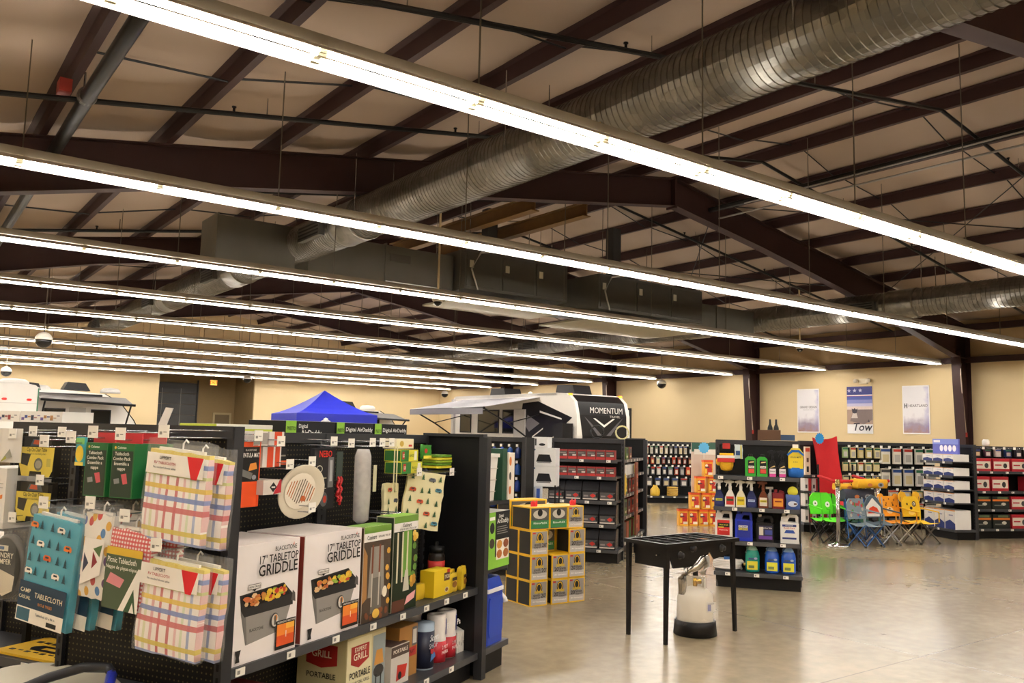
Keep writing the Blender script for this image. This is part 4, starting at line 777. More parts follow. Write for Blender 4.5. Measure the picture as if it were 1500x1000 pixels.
# ---------------------------------------------------------------- car-care end cap on the right
FC = Frame(2.262 + .0, 9.495, -17.1); q = FC(0, .38); FCP = Frame(q.x, q.y, -17.1)
gondola('black end cap shelving of car care bottles', FCP, .92, 1.59, 1, [(.5, .38, .0, .9), (.862, .38, .0, .9), (1.2, .38, .0, .9)], .39, panel=mat('0c0c0e', .5))
q = FC(.46, .42); gr_ = gondola('shelving run behind the car care end cap', Frame(q.x, q.y, 72.9), 2.4, 1.59, 2, [(.55, .4), (.95, .4), (1.3, .4)], .42, .4, tags=False)
def bottle_spray(label, fr, x, y, z, h, w, body, head, polys, group, texts=()):
    t = thing('spray_bottle', label, 'spray bottle', fr(x, y, z), fr.r, group); b = h * .62; d = w * .3
    P_ = [(-w / 2, 0), (w / 2, 0), (w / 2, b * .55), (w * .34, b * .8), (w * .15, b), (-w * .15, b), (-w * .34, b * .8), (-w / 2, b * .55)]
    MB().prism(P_, -d, d, mat(body, .3), 'y').build('bottle', t)
    MB().lathe([(w * .15, b), (w * .17, b + .012), (w * .17, b + .04), (w * .12, b + .045)], mat(head, .4), (0, 0, 0), 10).build('collar', t)
    MB().prism([(-w * .62, h * .9), (-w * .62, h * .96), (-w * .1, h), (w * .4, h * .96), (w * .4, h * .9), (w * .14, h * .88), (w * .12, h * .7), (-w * .12, h * .7), (-w * .15, h * .86)], -.012, .012, mat(head, .4), 'y').build('spray_head', t)
    MB().prism([(-w * .35, h * .88), (-w * .25, h * .88), (-w * .42, h * .74), (-w * .5, h * .75)], -.006, .006, mat(head, .4), 'y').build('trigger', t)
    decal(t, [(c, [(u * w, v * b) for u, v in p]) for c, p in polys], -d)
    for s, u, v, sz, c, wd in texts: text(t, s, u * w, v * b, sz, c, -d - .004, width=wd * w)
    return t
def jug(label, fr, x, y, z, w, h, body, cap, polys, group, texts=(), d=.13):
    t = thing('jug', label, 'jug', fr(x, y, z), fr.r, group); m = mat(body, .35)
    MB().prism([(0, 0), (w, 0), (w, h * .66), (w * .93, h * .7), (w * .3, h * .72), (.03 * w, h * .74), (0, h * .7)], 0, d, m, 'y').build('body', t)
    MB().prism([(w * .03, h * .7), (w * .42, h * .7), (w * .4, h * .86), (w * .3, h * .9), (w * .1, h * .9), (w * .05, h * .86)], d * .15, d * .85, m, 'y').build('shoulder', t)
    MB().prism([(w * .3, h * .82), (w * .4, h * .76), (w * .5, h * .86), (w * .82, h * .86), (w * .84, h * .66), (w * .98, h * .66), (w * .98, h * .88), (w * .88, h * .96), (w * .5, h * .97), (w * .36, h * .92)], d * .3, d * .7, m, 'y').build('handle', t)
    MB().lathe([(w * .11, h * .9), (w * .11, h * .99)], mat(cap, .4), (w * .2, d / 2, 0), 10).build('cap', t)
    decal(t, [(c, [(u * w, v * h) for u, v in p]) for c, p in polys], 0)
    for s, u, v, sz, c, wd in texts: text(t, s, u * w, v * h, sz, c, -.006, width=wd * w)
    return t
G = 'car care bottles'
S1, S2, S3, S4 = 1.201, .863, .501, .171
lab = lambda a, b, *r: [RC(a, -.38, .12, .38, .62), RC(b, -.34, .34, .34, .48)] + list(r)
for k, (x, bc, hc, A_, B_, nm) in enumerate(((.055, '1f2a5c', 'e8e6e0', '26306a', 'd8d83a', 'navy spray bottle with white trigger at the shelf left'), (.172, 'e6e2dc', 'e8e6e0', 'c42a24', '3a5a2a', 'white spray bottle with a red label'), (.287, 'e8e0c4', 'e8e6e0', 'e6cf2a', 'c2a81e', 'pale spray bottle with a yellow label'), (.4, '1f2a5c', 'e8e6e0', '26306a', 'b8c8e8', 'navy spray bottle in the middle of its shelf'), (.525, '6a3018', '7a3a1e', 'd8cfc0', 'd8c83a', 'amber spray bottle with brown trigger'))):
    bottle_spray(nm, FC, x, .1, S2, .29, .105, bc, hc, lab(A_, B_), G, (('CLEANER', 0, .41, .016, '1a1a22', .55),))
t = thing('square_bottle', 'red square bottle with an orange label', 'bottle', FC(.615, .06, S2), FC.r, G); MB().bbox(0, .13, 0, .08, 0, .17, mat('7d1f2a', .3), .015).build('body', t); MB().lathe([(.018, .17), (.018, .205)], mat('8a1f2c', .4), (.04, .04, 0), 10).build('cap', t); decal(t, [RC('e0922c', .015, .025, .115, .11), RC('8a2a1c', .03, .07, .1, .085)], 0)
MB().prism([(.07, .168), (.125, .168), (.125, .185), (.08, .2)], .03, .05, mat('7d1f2a', .3), 'y').build('handle', t)
t = thing('sprayer_head', 'loose white spray trigger behind the red bottle', 'trigger', FC(.6, .2, S2), FC.r); MB().lathe([(.03, 0), (.03, .14), (.012, .17), (.012, .2)], WHITE, (0, 0, 0), 10).box(-.05, .03, -.01, .01, .2, .225, WHITE).build('bottle', t)
t = thing('sponge_pack', 'blue and yellow sponge pack in clear wrap', 'sponge', FC(.83, .07, S2), FC.r, G); soft(.14, .16, .06, mat('3f5a9a', .5), 5, 5, 4).build('pouch', t, smooth=True); MB().lathe([(.05, -.02), (.055, 0), (.05, .02)], mat('d8d23a', .6), (0, 0, .19), 12, ax='y').build('sponge', t, smooth=True); decal(t, [EL('c9cfdc', .0, .06, .05, .03), RC('5a3a2a', .01, .05, .04, .07)], -.035)
for k in range(2):
    t = thing('wash_bottle', ['left green car wash bottle', 'right green car wash bottle'][k], 'bottle', FC(.335 + .125 * k, .08, S1), FC.r, G); MB().prism([(0, 0), (.112, 0), (.112, .19), (.085, .215), (.027, .215), (0, .19)], 0, .07, mat('3aa83c', .25), 'y').build('body', t); MB().lathe([(.022, .212), (.022, .24)], mat('141414', .4), (.056, .035, 0), 10).build('cap', t)
    decal(t, [RC('1c1c1c', .03, .03, .1, .175), RC('e04a36', .036, .035, .096, .08), PG('d8b87a', (.04, .145), (.09, .15), (.095, .165), (.05, .16)), RC('efe8dc', .036, .09, .096, .115)], 0); text(t, 'Wash', .066, .103, .02, '1c1c1c', -.006)
    bottle_spray(['left black spray bottle with pink label', 'right black spray bottle with pink label'][k], FC, .625 + .103 * k, .1, S1, .29, .092, '1a1a1e', '1a1a1e', [RC('e6dfe2', -.36, .02, .36, .5), RC('d84a9a', -.36, .02, .36, .2), PG('d8b87a', (-.3, .55), (.3, .62), (.2, .7))], G, (('Detail', 0, .34, .02, '2a2a2a', .55),))
t = thing('wash_mitt', 'red and yellow fluffy wash mitt hanging from a hook', 'mitt', FC(.12, .2, 1.245), FC.r); fy = mat('e0a81e', .9, 0, .2, 60, .5)
MB().lathe([(.02, 0), (.06, .015), (.075, .06), (.078, .16), (.075, .2)], fy, (.01, 0, 0), 12, 1, .45).build('mitt', t, smooth=True); MB().lathe([(.015, 0), (.03, .02), (.032, .06), (.02, .08)], fy, (-.075, 0, .06), 8, 1, .6).build('thumb', t, smooth=True); MB().lathe([(.05, .24), (.05, .29)], mat('1c1a1a', .6), (.01, 0, 0), 10, 1, .4).build('black_cuff', t, smooth=True)
MB().box(-.09, .1, -.04, -.036, .11, .175, mat('efe9e2', .6)).box(-.09, .1, -.0405, -.04, .1, .145, mat('c4281e', .5)).build('band', t); MB().box(-.03, .05, -.038, -.034, .25, .31, mat('b8261e', .5)).build('card', t)
t = thing('chamois_pack', 'small pale blue yellow packet hanging beside the mitt', 'packet', FC(.262, .2, 1.385), FC.r); soft(.085, .16, .02, mat('c9d6d8', .4), 4, 5, 3).build('packet', t, smooth=True); decal(t, [RC('2a4a7a', -.03, .04, .015, .09), RC('d8c84a', .02, .0, .035, .15)], -.014)
t = thing('wash_mitt', 'blue and yellow microfibre wash mitt at the shelf end', 'mitt', FC(.865, .1, S1), FC.r); bl = mat('1d5fae', .9, 0, .2, 70, .6)
MB().lathe([(.05, 0), (.08, .015), (.085, .06), (.082, .11)], bl, (0, 0, 0), 12, 1, .5).build('mitt', t, smooth=True); MB().prism([(-.075, .1), (.075, .1), (.078, .27), (.04, .32), (-.04, .32), (-.075, .27)], -.035, .03, mat('e6cb2c', .5), 'y').build('card', t); MB().prism([(-.09, .25), (-.04, .3), (.04, .3), (.09, .25), (.08, .235), (.03, .275), (-.03, .275), (-.08, .235)], -.045, .035, bl, 'y').build('mitt_top', t); MB().box(-.03, .03, -.02, .0, .32, .36, WHITE).build('hang_tab', t); text(t, 'WASH MITT', 0, .22, .022, '1c2a4a', -.04, width=.11); text(t, '2 IN 1', 0, .17, .02, '1c2a4a', -.04)
J = 'gallon jugs'
jug('white jug with a red label', FC, .012, .06, S3, .185, .325, 'e4dfda', 'e4dfda', [RC('cc2420', .12, .16, .84, .66), RC('2a2a1e', .16, .42, .84, .56), RC('d8c83a', .18, .4, .5, .44)], J, (('Black Streak', .5, .5, .02, 'e6e04a', .5), ('Remover', .5, .33, .016, 'f4e6e0', .5)))
jug('solid blue jug with a yellow label', FC, .225, .06, S3, .185, .32, '1c33b8', '1c33b8', [RC('1a2a94', .12, .12, .88, .66), RC('e8d83a', .2, .36, .72, .44), RC('efece6', .2, .45, .72, .52)], J, (('CLEAN', .46, .4, .026, '1a2a6a', .45), ('XTREME', .46, .485, .022, '1a2a94', .45)))
jug('black jug with a purple label', FC, .45, .06, S3, .18, .29, '17171b', 'd8d4cc', [RC('2c2a4a', .12, .1, .92, .6), RC('6a3a9a', .14, .1, .92, .22), RC('d8d0c0', .16, .25, .4, .55), RC('3a4a9a', .5, .28, .92, .44)], J, (('Premium Wax', .6, .52, .018, 'efe6d8', .6),))
jug('white jug with a blue trailer label', FC, .7, .06, S3, .19, .315, 'e6e4e2', 'e6e4e2', [RC('26357a', .1, .56, .86, .63), PG('2a4a9a', (.2, .34), (.8, .34), (.7, .45), (.3, .45)), RC('26357a', .1, .14, .86, .2)], J, (('Roof Care', .48, .515, .02, 'c43a30', .6), ('RV ROOF', .48, .595, .014, 'f0f0f0', .4)))
def washer(label, x, col, lcol, tint):
    t = thing('washer_fluid_jug', label, 'jug', FC(x, .12, S4), FC.r, 'washer fluid jugs')
    MB().lathe([(.06, 0), (.075, .012), (.077, .03), (.077, .17), (.07, .21), (.045, .255), (.022, .28), (.022, .295)], mat(col, .15, 0, .05, coat=.4), (0, 0, 0), 18, 1, .85).build('body', t, smooth=True)
    MB().lathe([(.062, .216), (.046, .257), (.023, .282), (.023, .298)], mat(tint, .15), (0, 0, .0), 18, 1.03, .88).build('empty_neck', t, smooth=True)
    MB().lathe([(.025, .292), (.025, .32)], mat('dcd8c8', .4), (0, 0, 0), 12).build('cap', t); MB().tube([(-.02, 0, .28), (-.055, -.02, .255), (-.068, -.02, .2)], .012, mat(tint, .2), 6).build('handle', t, smooth=True)
    decal(t, [RC(lcol, -.055, .03, .055, .12), RC('2a4a7a', -.04, .135, .05, .155), EL('9ab0d0', .035, .15, .018, .012), RC('6a7a4a', -.04, .045, .02, .075)], -.067); return t
washer('green washer fluid jug with a yellow label', .405, '1f9a8a', 'dcd23a', 'a9d8cc'); washer('middle blue washer fluid jug', .61, '1f58c4', 'd8d43a', '8ab0e0'); washer('right blue washer fluid jug', .78, '1f58c4', 'd8d43a', '8ab0e0')
t = thing('coiled_hose', 'coiled white drinking water hose on the bottom deck', 'hose', FC(.14, .18, S4), FC.r)
pts = []
for i in range(90): a = i * .35; r = .145 + .008 * math.sin(i); pts.append((r * math.cos(a), r * .8 * math.sin(a), .014 + .026 * (i * .35 / (2 * PI)) * .75))
MB().tube(pts + [(.17, -.05, .09)], .013, mat('e9e4e0', .4), 6).build('hose', t, smooth=True); MB().lathe([(.016, 0), (.018, .04)], mat('b89a4a', .3, .8), (.17, -.06, .075), 8, ax='x').build('brass_fitting', t); MB().box(-.04, .04, -.03, .03, .1, .135, mat('3a6ab0', .5)).build('label', t)
for k, (x, z, c) in enumerate(((.05, .2, '2a6ab8'), (.2, .2, '5aa83a'), (.35, .2, 'd8c03a'), (.1, .6, '2a6ab8'), (.3, .6, 'd8d4cc'))):
    t = thing('side_pack', ['blue pouch on the side face of the car care run', 'green pouch on the side face of the car care run', 'yellow pouch on the side face of the car care run', 'upper blue pouch on the side face', 'upper white pouch on the side face'][k], 'pouch', gr_.matrix_basis @ Vector((.1 + x * 1.6, -.44, z)), math.radians(72.9), 'side pouches'); soft(.2, .3, .06, mat(c, .4), 4, 5, k).build('pouch', t, smooth=True)
for k, (x, c, lb) in enumerate(((.36, '5a3a20', 'brown carton on top of the car care run'), (.75, '2f4a6a', 'dark blue case on top of the car care run'))):
    carton('top_carton', lb, 'box', FCP, x + (.1, -.12)[k], .45 + .5 * k, 1.6, .26, .2, .07 + .05 * (1 - k), c)
for k in range(2): lathe_thing('dark_bottle', ['left black-topped bottle on the car care run', 'right black-topped bottle on the car care run'][k], 'bottle', FCP(.6 + .07 * k, .6, 1.6), 0, [(.03, 0), (.033, .01), (.033, .12), (.014, .16)], 'c9c4bc', 'bottles on the run top', '161616', [(.034, .09), (.03, .15), (.015, .19), (.012, .25)])
# ---------------------------------------------------------------- orange tub pyramid on the floor
TB = Frame(3.15, 15.9, 4)
cols = [(3, 0), (2, 1), (1, 2), (1, 3)]; k = 0
NUM = ['first', 'second', 'third', 'fourth']
ROWN = ['bottom', 'second', 'third', 'top']
for r in range(4):
    xs = [[0, .19, .38, .57], [.22, .43, .6], [.33, .56], [.47]][r]
    for i, x in enumerate(xs):
        t = thing('tub', 'orange printed tub, %s from left in the %s row of the floor stack' % (NUM[i], ROWN[r]), 'tub', TB(x, .02 * (i % 2), .302 * r), TB.r, 'orange tub stack')
        MB().bbox(0, .175, 0, .17, 0, .3, mat('eaa62c', .4), .02).build('tub', t); MB().bbox(-.004, .179, -.004, .174, .262, .3, mat('e2521e', .4), .02).build('lid', t)
        decal(t, [RC('c8341e', .025, .035, .15, .235), EL('b8201c', .11, .13, .045, .05), RC('efe6d4', .08, .03, .16, .075), RC('e6b83a', .02, .05, .06, .14), EL('efe0c0', .05, .2, .025, .025), RC('2a2a3a', .02, .16, .1, .18)], 0)
t = thing('starburst_sign', 'pale blue round price burst above the orange tubs', 'sign', TB(.5, .1, 1.23), TB.r)
MB().prism([((.11 if i % 2 else .09) * math.cos(i * PI / 12), .2 + (.11 if i % 2 else .09) * math.sin(i * PI / 12)) for i in range(24)], 0, .006, mat('5ab0e0', .5), 'y').build('burst', t); MB().tube([(0, .006, 0), (0, .006, .2)], .006, WHITE, 5).build('stick', t)
t = thing('display_board', 'pale printed backing board behind the orange tubs', 'board', TB(.35, .4, 0), TB.r); MB().box(0, .75, 0, .03, 0, 1.52, mat('d9c4b4', .6)).build('board', t); decal(t, [RC('2f5a4a', .0, 1.35, .75, 1.52), RC('efe6da', .05, 1.3, .7, 1.4), EL('d8a02c', .6, 1.22, .08, .05)], 0)
# ---------------------------------------------------------------- brake-parts gondola in the centre
FG = Frame(1.356, 10.961, -17.4)            # x=0,y=0: lip corner between end cap and right face
q = FG(-.95, .40); FGP = Frame(q.x, q.y, -17.4)
gondola('centre end cap shelving of red boxes and clear bins', FGP, 1.0, 1.56, 1, [(.48, .4, .06, .97), (.775, .4, .06, .97), (1.085, .4, .06, .97), (1.3, .37, .06, .97)], .41, panel=mat('0c0c0e', .5))
q = FG(-.47, .43); rg = Frame(q.x, q.y, 72.6); gr2 = gondola('shelving run behind the red box end cap', rg, 2.3, 1.56, 2, [(.5, .42), (.8, .42), (1.06, .42), (1.28, .42)], .45, .4, sides=(2.3,), panel=mat('0c0c0e', .5))
for r, z in enumerate((1.301, 1.086)):
    for i in range(7): carton('parts_box', 'small red and dark parts box, %s row, %s from left' % (['top', 'second'][r], ['first', 'second', 'third', 'fourth', 'fifth', 'sixth', 'seventh'][i]), 'box', FGP, .075 + .124 * i, -.38, z, .118, .12, .12, '8f2222', 'red parts boxes', [RC('b02a28', 0, .0, 1, .25), RC('4a4442', .06, .3, .94, .85), RC('c9c0b8', .5, .35, .9, .5), RC('8a8480', .1, .62, .8, .7)])
for r, z in enumerate((.776, .481, .171)):
    for i in range(4):
        t = thing('clear_bin', 'black lidded parts bin with red label, %s row, %s from left' % (['upper', 'middle', 'lower'][r], NUM[i]), 'bin', FGP(.07 + .225 * i, -.39, z), FGP.r, 'parts bins')
        MB().prism([(0, 0), (.0, .13), (.06, .25), (.22, .25), (.22, 0)], 0, .215, mat('26262a', .25), 'x').build('bin', t); MB().box(.01, .205, .07, .075, .14, .22, mat('55555c', .15)).build('window', t)
        decal(t, [RC('4a4a4c', .01, .015, .205, .11), EL('b8261e', .14, .065, .04, .028, 4), EL('1c1c1e', .195, .07, .018, .03), RC('c9c0b8', .01, .015, .2, .03), RC('8a8484', .02, .05, .08, .07)], 0)
for k in range(22):
    r, i = divmod(k, 6) if k < 18 else (3, k - 18)
    z = (.501, .801, 1.061, 1.281)[r]; c = ['b8442a', '7a3a2a', 'b83a2c', '6a2f2a', '4a6a2a', 'c9583a'][(k * 5) % 6]
    carton('side_box', 'narrow %s box on the side of the centre run, %s shelf' % (['red', 'brown', 'orange', 'dark', 'green', 'coral'][(k * 5) % 6], ['lowest', 'second', 'third', 'top'][r]), 'box', rg, .1 + .3 * i + .03 * r, -.4, z, .2, .16, (.22, .2, .14, .17)[r], c, 'side boxes of the centre run', [RC('2a2a2c', .1, .5, .9, .85), RC('d8c8a8', .2, .15, .8, .3)])
for k in range(10): carton('deck_box', 'upright box on the bottom deck of the centre run', 'box', rg, .06 + .2 * k, -.41, .171, .15, .14, .24, ['3a5a2a', '8a2a22', '8fb03a', '5a3a2a', 'b04a2c'][k % 5], 'deck boxes of the centre run')
carton('white_parts_carton', 'long white and yellow carton row on the side shelf', 'box', rg, .5, -.41, 1.062, 1.2, .14, .14, 'e4dfd6', None, [RC('d8d23a', .78, .1, .98, .9), RC('b8b0a6', .3, .0, .31, 1), RC('b8b0a6', .6, .0, .61, 1)])
t = thing('star_sign', 'yellow starburst card hanging on the centre run side', 'sign', rg(.35, -.46, .83), rg.r); MB().prism([((.16 if i % 2 else .12) * math.cos(i * PI / 10 + .3), .12 + (.16 if i % 2 else .12) * math.sin(i * PI / 10 + .3)) for i in range(20)], -.004, .0, mat('e6bf1c', .5), 'y').build('burst', t)
t = thing('copper_strip', 'tall reddish product strip standing on the run side', 'strip', rg(1.3, -.46, .18), rg.r); MB().box(0, .16, -.01, .02, 0, 1.05, mat('8a4a34', .5)).build('strip', t); decal(t, [RC('c96a4a', .02, .1 + .12 * i, .14, .16 + .12 * i) for i in range(7)], -.01)
for k, (x, dk) in enumerate(((-.3, 1), (-.05, 0))):
    t = thing('wire_ring', ['dark steering ring standing on the centre end cap', 'pale steering ring standing on the centre end cap'][k], 'ring', FGP(.62 + .34 * k, .03, 1.565), FGP.r, 'rings on the centre shelving'); o = MB().tube([(.085 * math.cos(i * PI / 10), 0, .09 + .085 * math.sin(i * PI / 10)) for i in range(21)], .012, mat('2a2a2c' if k == 0 else 'd8cf9a', .4), 6).build('ring', t, smooth=True)
# ---------------------------------------------------------------- stacked hose cartons in yellow sleeves
HF = Frame(.224, 8.154, 35); YC = 'e0b01c'
def hose_box(label, x, y, z, w=.205, d=.2, h=.232, kind=0):
    t = thing('hose_carton', label, 'box', HF(x, y, z), HF.r, 'yellow hose cartons')
    MB().box(.001, w - .001, .001, d - .001, .001, h - .001, mat(YC, .45)).build('carton', t)
    if kind < 2:
        decal(t, [RC('8d8784', w * .06, h * .05, w * .94, h * .95), RC('b8b2ae', w * .06, h * .05, w * .94, h * .3), EL('1c1a18', w * .5, h * .7, w * .19, h * .22, 14), EL('e0b01c', w * .5, h * .72, w * .15, h * .18, 12), EL('26241e', w * .5, h * .72, w * .11, h * .14, 10), RC('b89a3a', w * .25, h * .5, w * .75, h * .6), RC('b02a28', w * .08, h * .86, w * .25, h * .93)], 0)
        text(t, "20'", w * (.27 if kind == 0 else .75), h * .4, h * .22, '1d1a16', -.006); text(t, 'SEWER', w * (.62 if kind == 0 else .35), h * .42, h * .11, '1d1a16', -.006); text(t, 'HOSE KIT', w * (.62 if kind == 0 else .35), h * .32, h * .1, '1d1a16', -.006, width=w * .42); text(t, 'RV Sanitation', w * .5, h * .18, h * .08, 'f2ede6', -.006, width=w * .7)
    else:
        decal(t, [RC('4a4846', w * .04, h * .05, w * .96, h * .95), RC('2f7a44', w * .04, h * .08, w * .96, h * .42), EL('b8b0a4', w * .5, h * .68, w * .36, h * .2), EL('1c1a18', w * .5, h * .75, w * .13, h * .16)], 0); text(t, 'RhinoFLEX', w * .5, h * .3, h * .12, 'e6efe0', -.006, width=w * .7)
    # dark corrugated hose picture on the left side
    q = MB().box(-.0012, 0, .012, d - .012, .012, h - .012, mat('1d1b1a', .4)); q.build('side_print', t)
    return t
for r in range(3):
    z = .233 * r
    hose_box('hose carton at the front corner, %s row' % ROWN[r], 0, 0, z, kind=1); 
    if r < 2: hose_box('middle front hose carton, %s row' % ROWN[r], .245, -.01, z)
    else: hose_box('recessed middle hose carton in the third row', .245, .21, z, kind=2)
    hose_box('right front hose carton, %s row' % ROWN[r], .455, -.005, z)
    hose_box('hose carton behind the front corner, %s row' % ROWN[r], 0, .205, z, kind=2)
    if r < 2: hose_box('middle rear hose carton, %s row' % ROWN[r], .245, .21, z, kind=2)
    hose_box('right rear hose carton, %s row' % ROWN[r], .455, .21, z, kind=2)
hose_box('left top hose carton lying across the stack', -.0, .02, .7, .23, .3, .215, 2); hose_box('middle top hose carton lying across the stack', .235, .02, .7, .215, .3, .215, 2); hose_box('right top hose carton lying across the stack', .455, .02, .7, .2, .3, .215, 0)
hose_box('topmost hose carton set back on the stack', -.02, .33, .7, .45, .22, .26, 2)
for k, x in enumerate((.1, .58)):
    t = thing('glove_box', ['red rubber glove tips over the left hose carton', 'red rubber glove tips over the right hose carton'][k], 'gloves', HF(x, .1, .916), HF.r, 'red gloves')
    for i in range(4): MB().lathe([(.009, 0), (.01, .035 + .01 * (i % 2)), (.005, .045 + .012 * (i % 2))], mat('d8303a', .5), (-.03 + .02 * i, 0, 0), 6).build('finger', t)
# ---------------------------------------------------------------- propane burner stand and tank
BS = Frame(1.25, 6.83, 37.9); BK = mat('1a1818', .38, .2)      # front left leg at origin, x along the long side
t = thing('camp_stove', 'black freestanding propane stove with three knobs', 'stove', BS(0, 0), BS.r)
LX, LY, H = .86, .40, .77
for x, y, sx, sy in ((0, 0, .02, -.01), (LX, 0, -.02, -.01), (0, LY, .02, -.02), (LX, LY, -.02, -.02)):
    MB().prism([(x - .013, y - .013), (x + .013, y - .013), (x + .013, y + .013), (x - .013, y + .013)], 0, H - .02, BK, p2=[(x + sx - .018, y - sy - .018), (x + sx + .018, y - sy - .018), (x + sx + .018, y - sy + .018), (x + sx - .018, y - sy + .018)]).build('leg', t)
mb = MB(); 
for a in ((-.03, LX + .03, -.03, -.005), (-.03, LX + .03, LY + .005, LY + .03), (-.03, -.005, -.005, LY + .005), (LX + .005, LX + .03, -.005, LY + .005)): mb.box(a[0], a[1], a[2], a[3], H - .03, H, BK)
mb.build('top_frame', t)
for i in range(7): MB().tube([(.02 + i * .137, -.005, H - .012), (.02 + i * .137, LY + .005, H - .012)], .007, BK, 5).build('grate_bar', t)
for y in (LY * .33, LY * .67): MB().tube([(-.005, y, H - .022), (LX + .005, y, H - .022)], .006, BK, 5).build('grate_bar', t)
mb = MB(); mb.prism([(.1, H - .2), (LX * .5 - .1, H - .2), (LX * .5 - .02, H - .13), (LX * .5 + .12, H - .1), (LX * .7, H - .16), (LX - .06, H - .13), (LX - .02, H - .03), (.02, H - .03)], .005, .02, BK, 'y'); mb.build('front_panel', t)
MB().box(.05, .07, .02, LY - .02, H - .2, H - .03, BK).box(.05, LX - .05, LY - .02, LY - .005, H - .12, H - .03, BK).build('wind_shield', t)
for x in (.23, .43, .63): MB().lathe([(.03, .0), (.055, -.0), (.055, .02), (.03, .03)], mat('2a2a2c', .5, .5), (x, LY / 2, H - .07), 16).build('burner', t)
for x, z in ((.17, H - .1), (.32, H - .055), (.69, H - .075)):
    k_ = MB().lathe([(.03, .005), (.03, -.003), (.024, -.012), (.022, -.03)], mat('232225', .3), (x, 0, z), 14, ax='y').build('knob', t, smooth=True); MB().lathe([(.032, .004), (.032, -.001)], CHROME, (x, 0, z), 14, ax='y').build('bezel', k_)
MB().tube([(-.0, .1, H - .1), (.04, .1, H - .1)], .006, CHROME).build('bolt', t)
t = thing('propane_tank', 'white propane cylinder wrapped in clear plastic on a black base', 'tank', (1.565, 7.22, 0), .3); TW = mat('e4ddd0', .3)
MB().lathe([(.165, 0), (.178, .005), (.168, .115), (.158, .12), (.152, .1)], BK, (0, 0, 0), 28).build('stand_ring', t, smooth=True)
MB().lathe([(.1, .05), (.135, .07), (.148, .1), (.148, .28), (.14, .325), (.11, .36), (.05, .38), (.02, .385)], TW, (0, 0, 0), 28).build('cylinder', t, smooth=True)
mb = MB(); ar = [(-2.2 + i * .2) for i in range(23)]
v = [(.085 * math.cos(a + 1.1), .085 * math.sin(a + 1.1), z) for z in (.365, .455) for a in ar]; n = len(ar); mb.poly(v, [(i, i + 1, n + i + 1, n + i) for i in range(n - 1)], TW); mb.build('collar', t, smooth=True)
MB().lathe([(.018, .38), (.02, .43), (.014, .45)], mat('b8912c', .25, .9), (0, 0, 0), 10).lathe([(.02, 0), (.02, .05)], mat('b8912c', .25, .9), (0, 0, .42), 10, ax='x').build('brass_valve', t)
decal(t, [RC('d8d4d0', .02, .2, .1, .28), RC('8a8ab0', .03, .21, .06, .26), RC('6a6a74', .03, .265, .09, .27)], -.15, 'label')
soft(.31, .36, .31, mat('f4f2ee', .08, 0, 0, 6, 0, .07), 8, 8, 12).build('plastic_wrap', t, smooth=True).location = (0, 0, .09)
t = thing('regulator_hose', 'foil wrapped gas hose draped over the tank valve', 'hose', (1.565, 7.22, 0), .3)
fo = mat('b9b4ac', .18, .9, .2, 30, .8); MB().tube([(-.13, -.02, .33), (-.135, -.03, .45), (-.1, -.04, .53), (-.02, -.05, .55), (.05, -.04, .6), (.07, -.03, .66)], [.03, .04, .045, .04, .045, .04], fo, 8).build('foil_hose', t, smooth=True); MB().tube([(.09, -.03, .63), (.1, -.02, .55), (.05, -.04, .49)], .025, mat('d8d4cc', .15, .6), 8).build('foil_end', t, smooth=True)
# ---------------------------------------------------------------- middle-distance shelving
FM = Frame(-.42, 10.35, -20)
gondola('black panelled shelving hung with blue bottles behind the cooler', FM, .75, 1.56, 1, [], .32, panel=mat('0c0c0e', .5))
q = FM(.72, -.02); t = thing('end_panel', 'black end panel closing the blue bottle bay', 'panel', FM(.74, -.34, 0), FM.r); MB().box(0, .02, 0, .34, .17, 1.56, BLACKM).box(-.01, .03, -.02, .02, 0, 1.57, GREYM).build('panel', t)
for r in range(4):
    for i in range(6):
        t = thing('blue_bottle', 'small blue bottle on the %s row of the dark bay' % ['lowest', 'second', 'third', 'top'][r], 'bottle', FM(.1 + .1 * i, -.12, .75 + .19 * r), FM.r, 'blue bottles, %s row' % ['lowest', 'second', 'third', 'top'][r])
        MB().lathe([(.03, 0), (.034, .01), (.034, .1), (.012, .13)], mat(['1f3a8a', '24509a', '1a2f6a'][(i + r) % 3], .25), (0, 0, 0), 8).build('bottle', t, smooth=True); MB().box(-.012, .012, -.05, -.04, .135, .165, TAG).build('price_tag', t); MB().tube([(0, .1, .16), (0, -.05, .16)], .003, WIRE, 4).build('hook', t)
t = thing('wire_rack', 'black wire rack carrying white griddle hood cartons', 'rack', (.27, 10.45, 0), math.radians(-15))
for x in (0, .3):
    for y in (0, .25): MB().tube([(x, y, 0), (x, y, 1.0)], .01, BLACKM, 5).build('post', t)
for z in (.45, .96): MB().box(-.01, .31, -.01, .26, z, z + .015, BLACKM).build('rack_shelf', t)
RF = Frame(.27, 10.45, -15)
for k, (z, w, h) in enumerate(((.466, .3, .3), (.98, .3, .24), (1.222, .3, .22), (1.444, .2, .13))):
    carton('hood_carton', ['lowest white appliance carton on the wire rack', 'middle white appliance carton on the wire rack', 'upper white appliance carton on the wire rack', 'small white carton on top of the rack stack'][k], 'box', RF, 0, 0, z, w, .24, h, 'e6e6e6', 'white appliance cartons', [PG('26262a', (.2, .25), (.85, .25), (.75, .65), (.3, .65)), RC('8a8a8c', .25, .18, .8, .24), EL('4a6a8a', .12, .9, .05, .05)] if k < 3 else [RC('3a3a3a', .2, .2, .3, .85), EL('2a2a2c', .65, .3, .2, .12)])
for k in range(2): carton('blue_carton', ['left small blue white carton beside the wire rack', 'right small blue white carton beside the wire rack'][k], 'box', RF, -.0 + .08 * k, -.1, .78, .07, .08, .2, 'c9cfdc', 'small blue cartons', [RC('3a5ab0', .2, .05, .8, .9)])
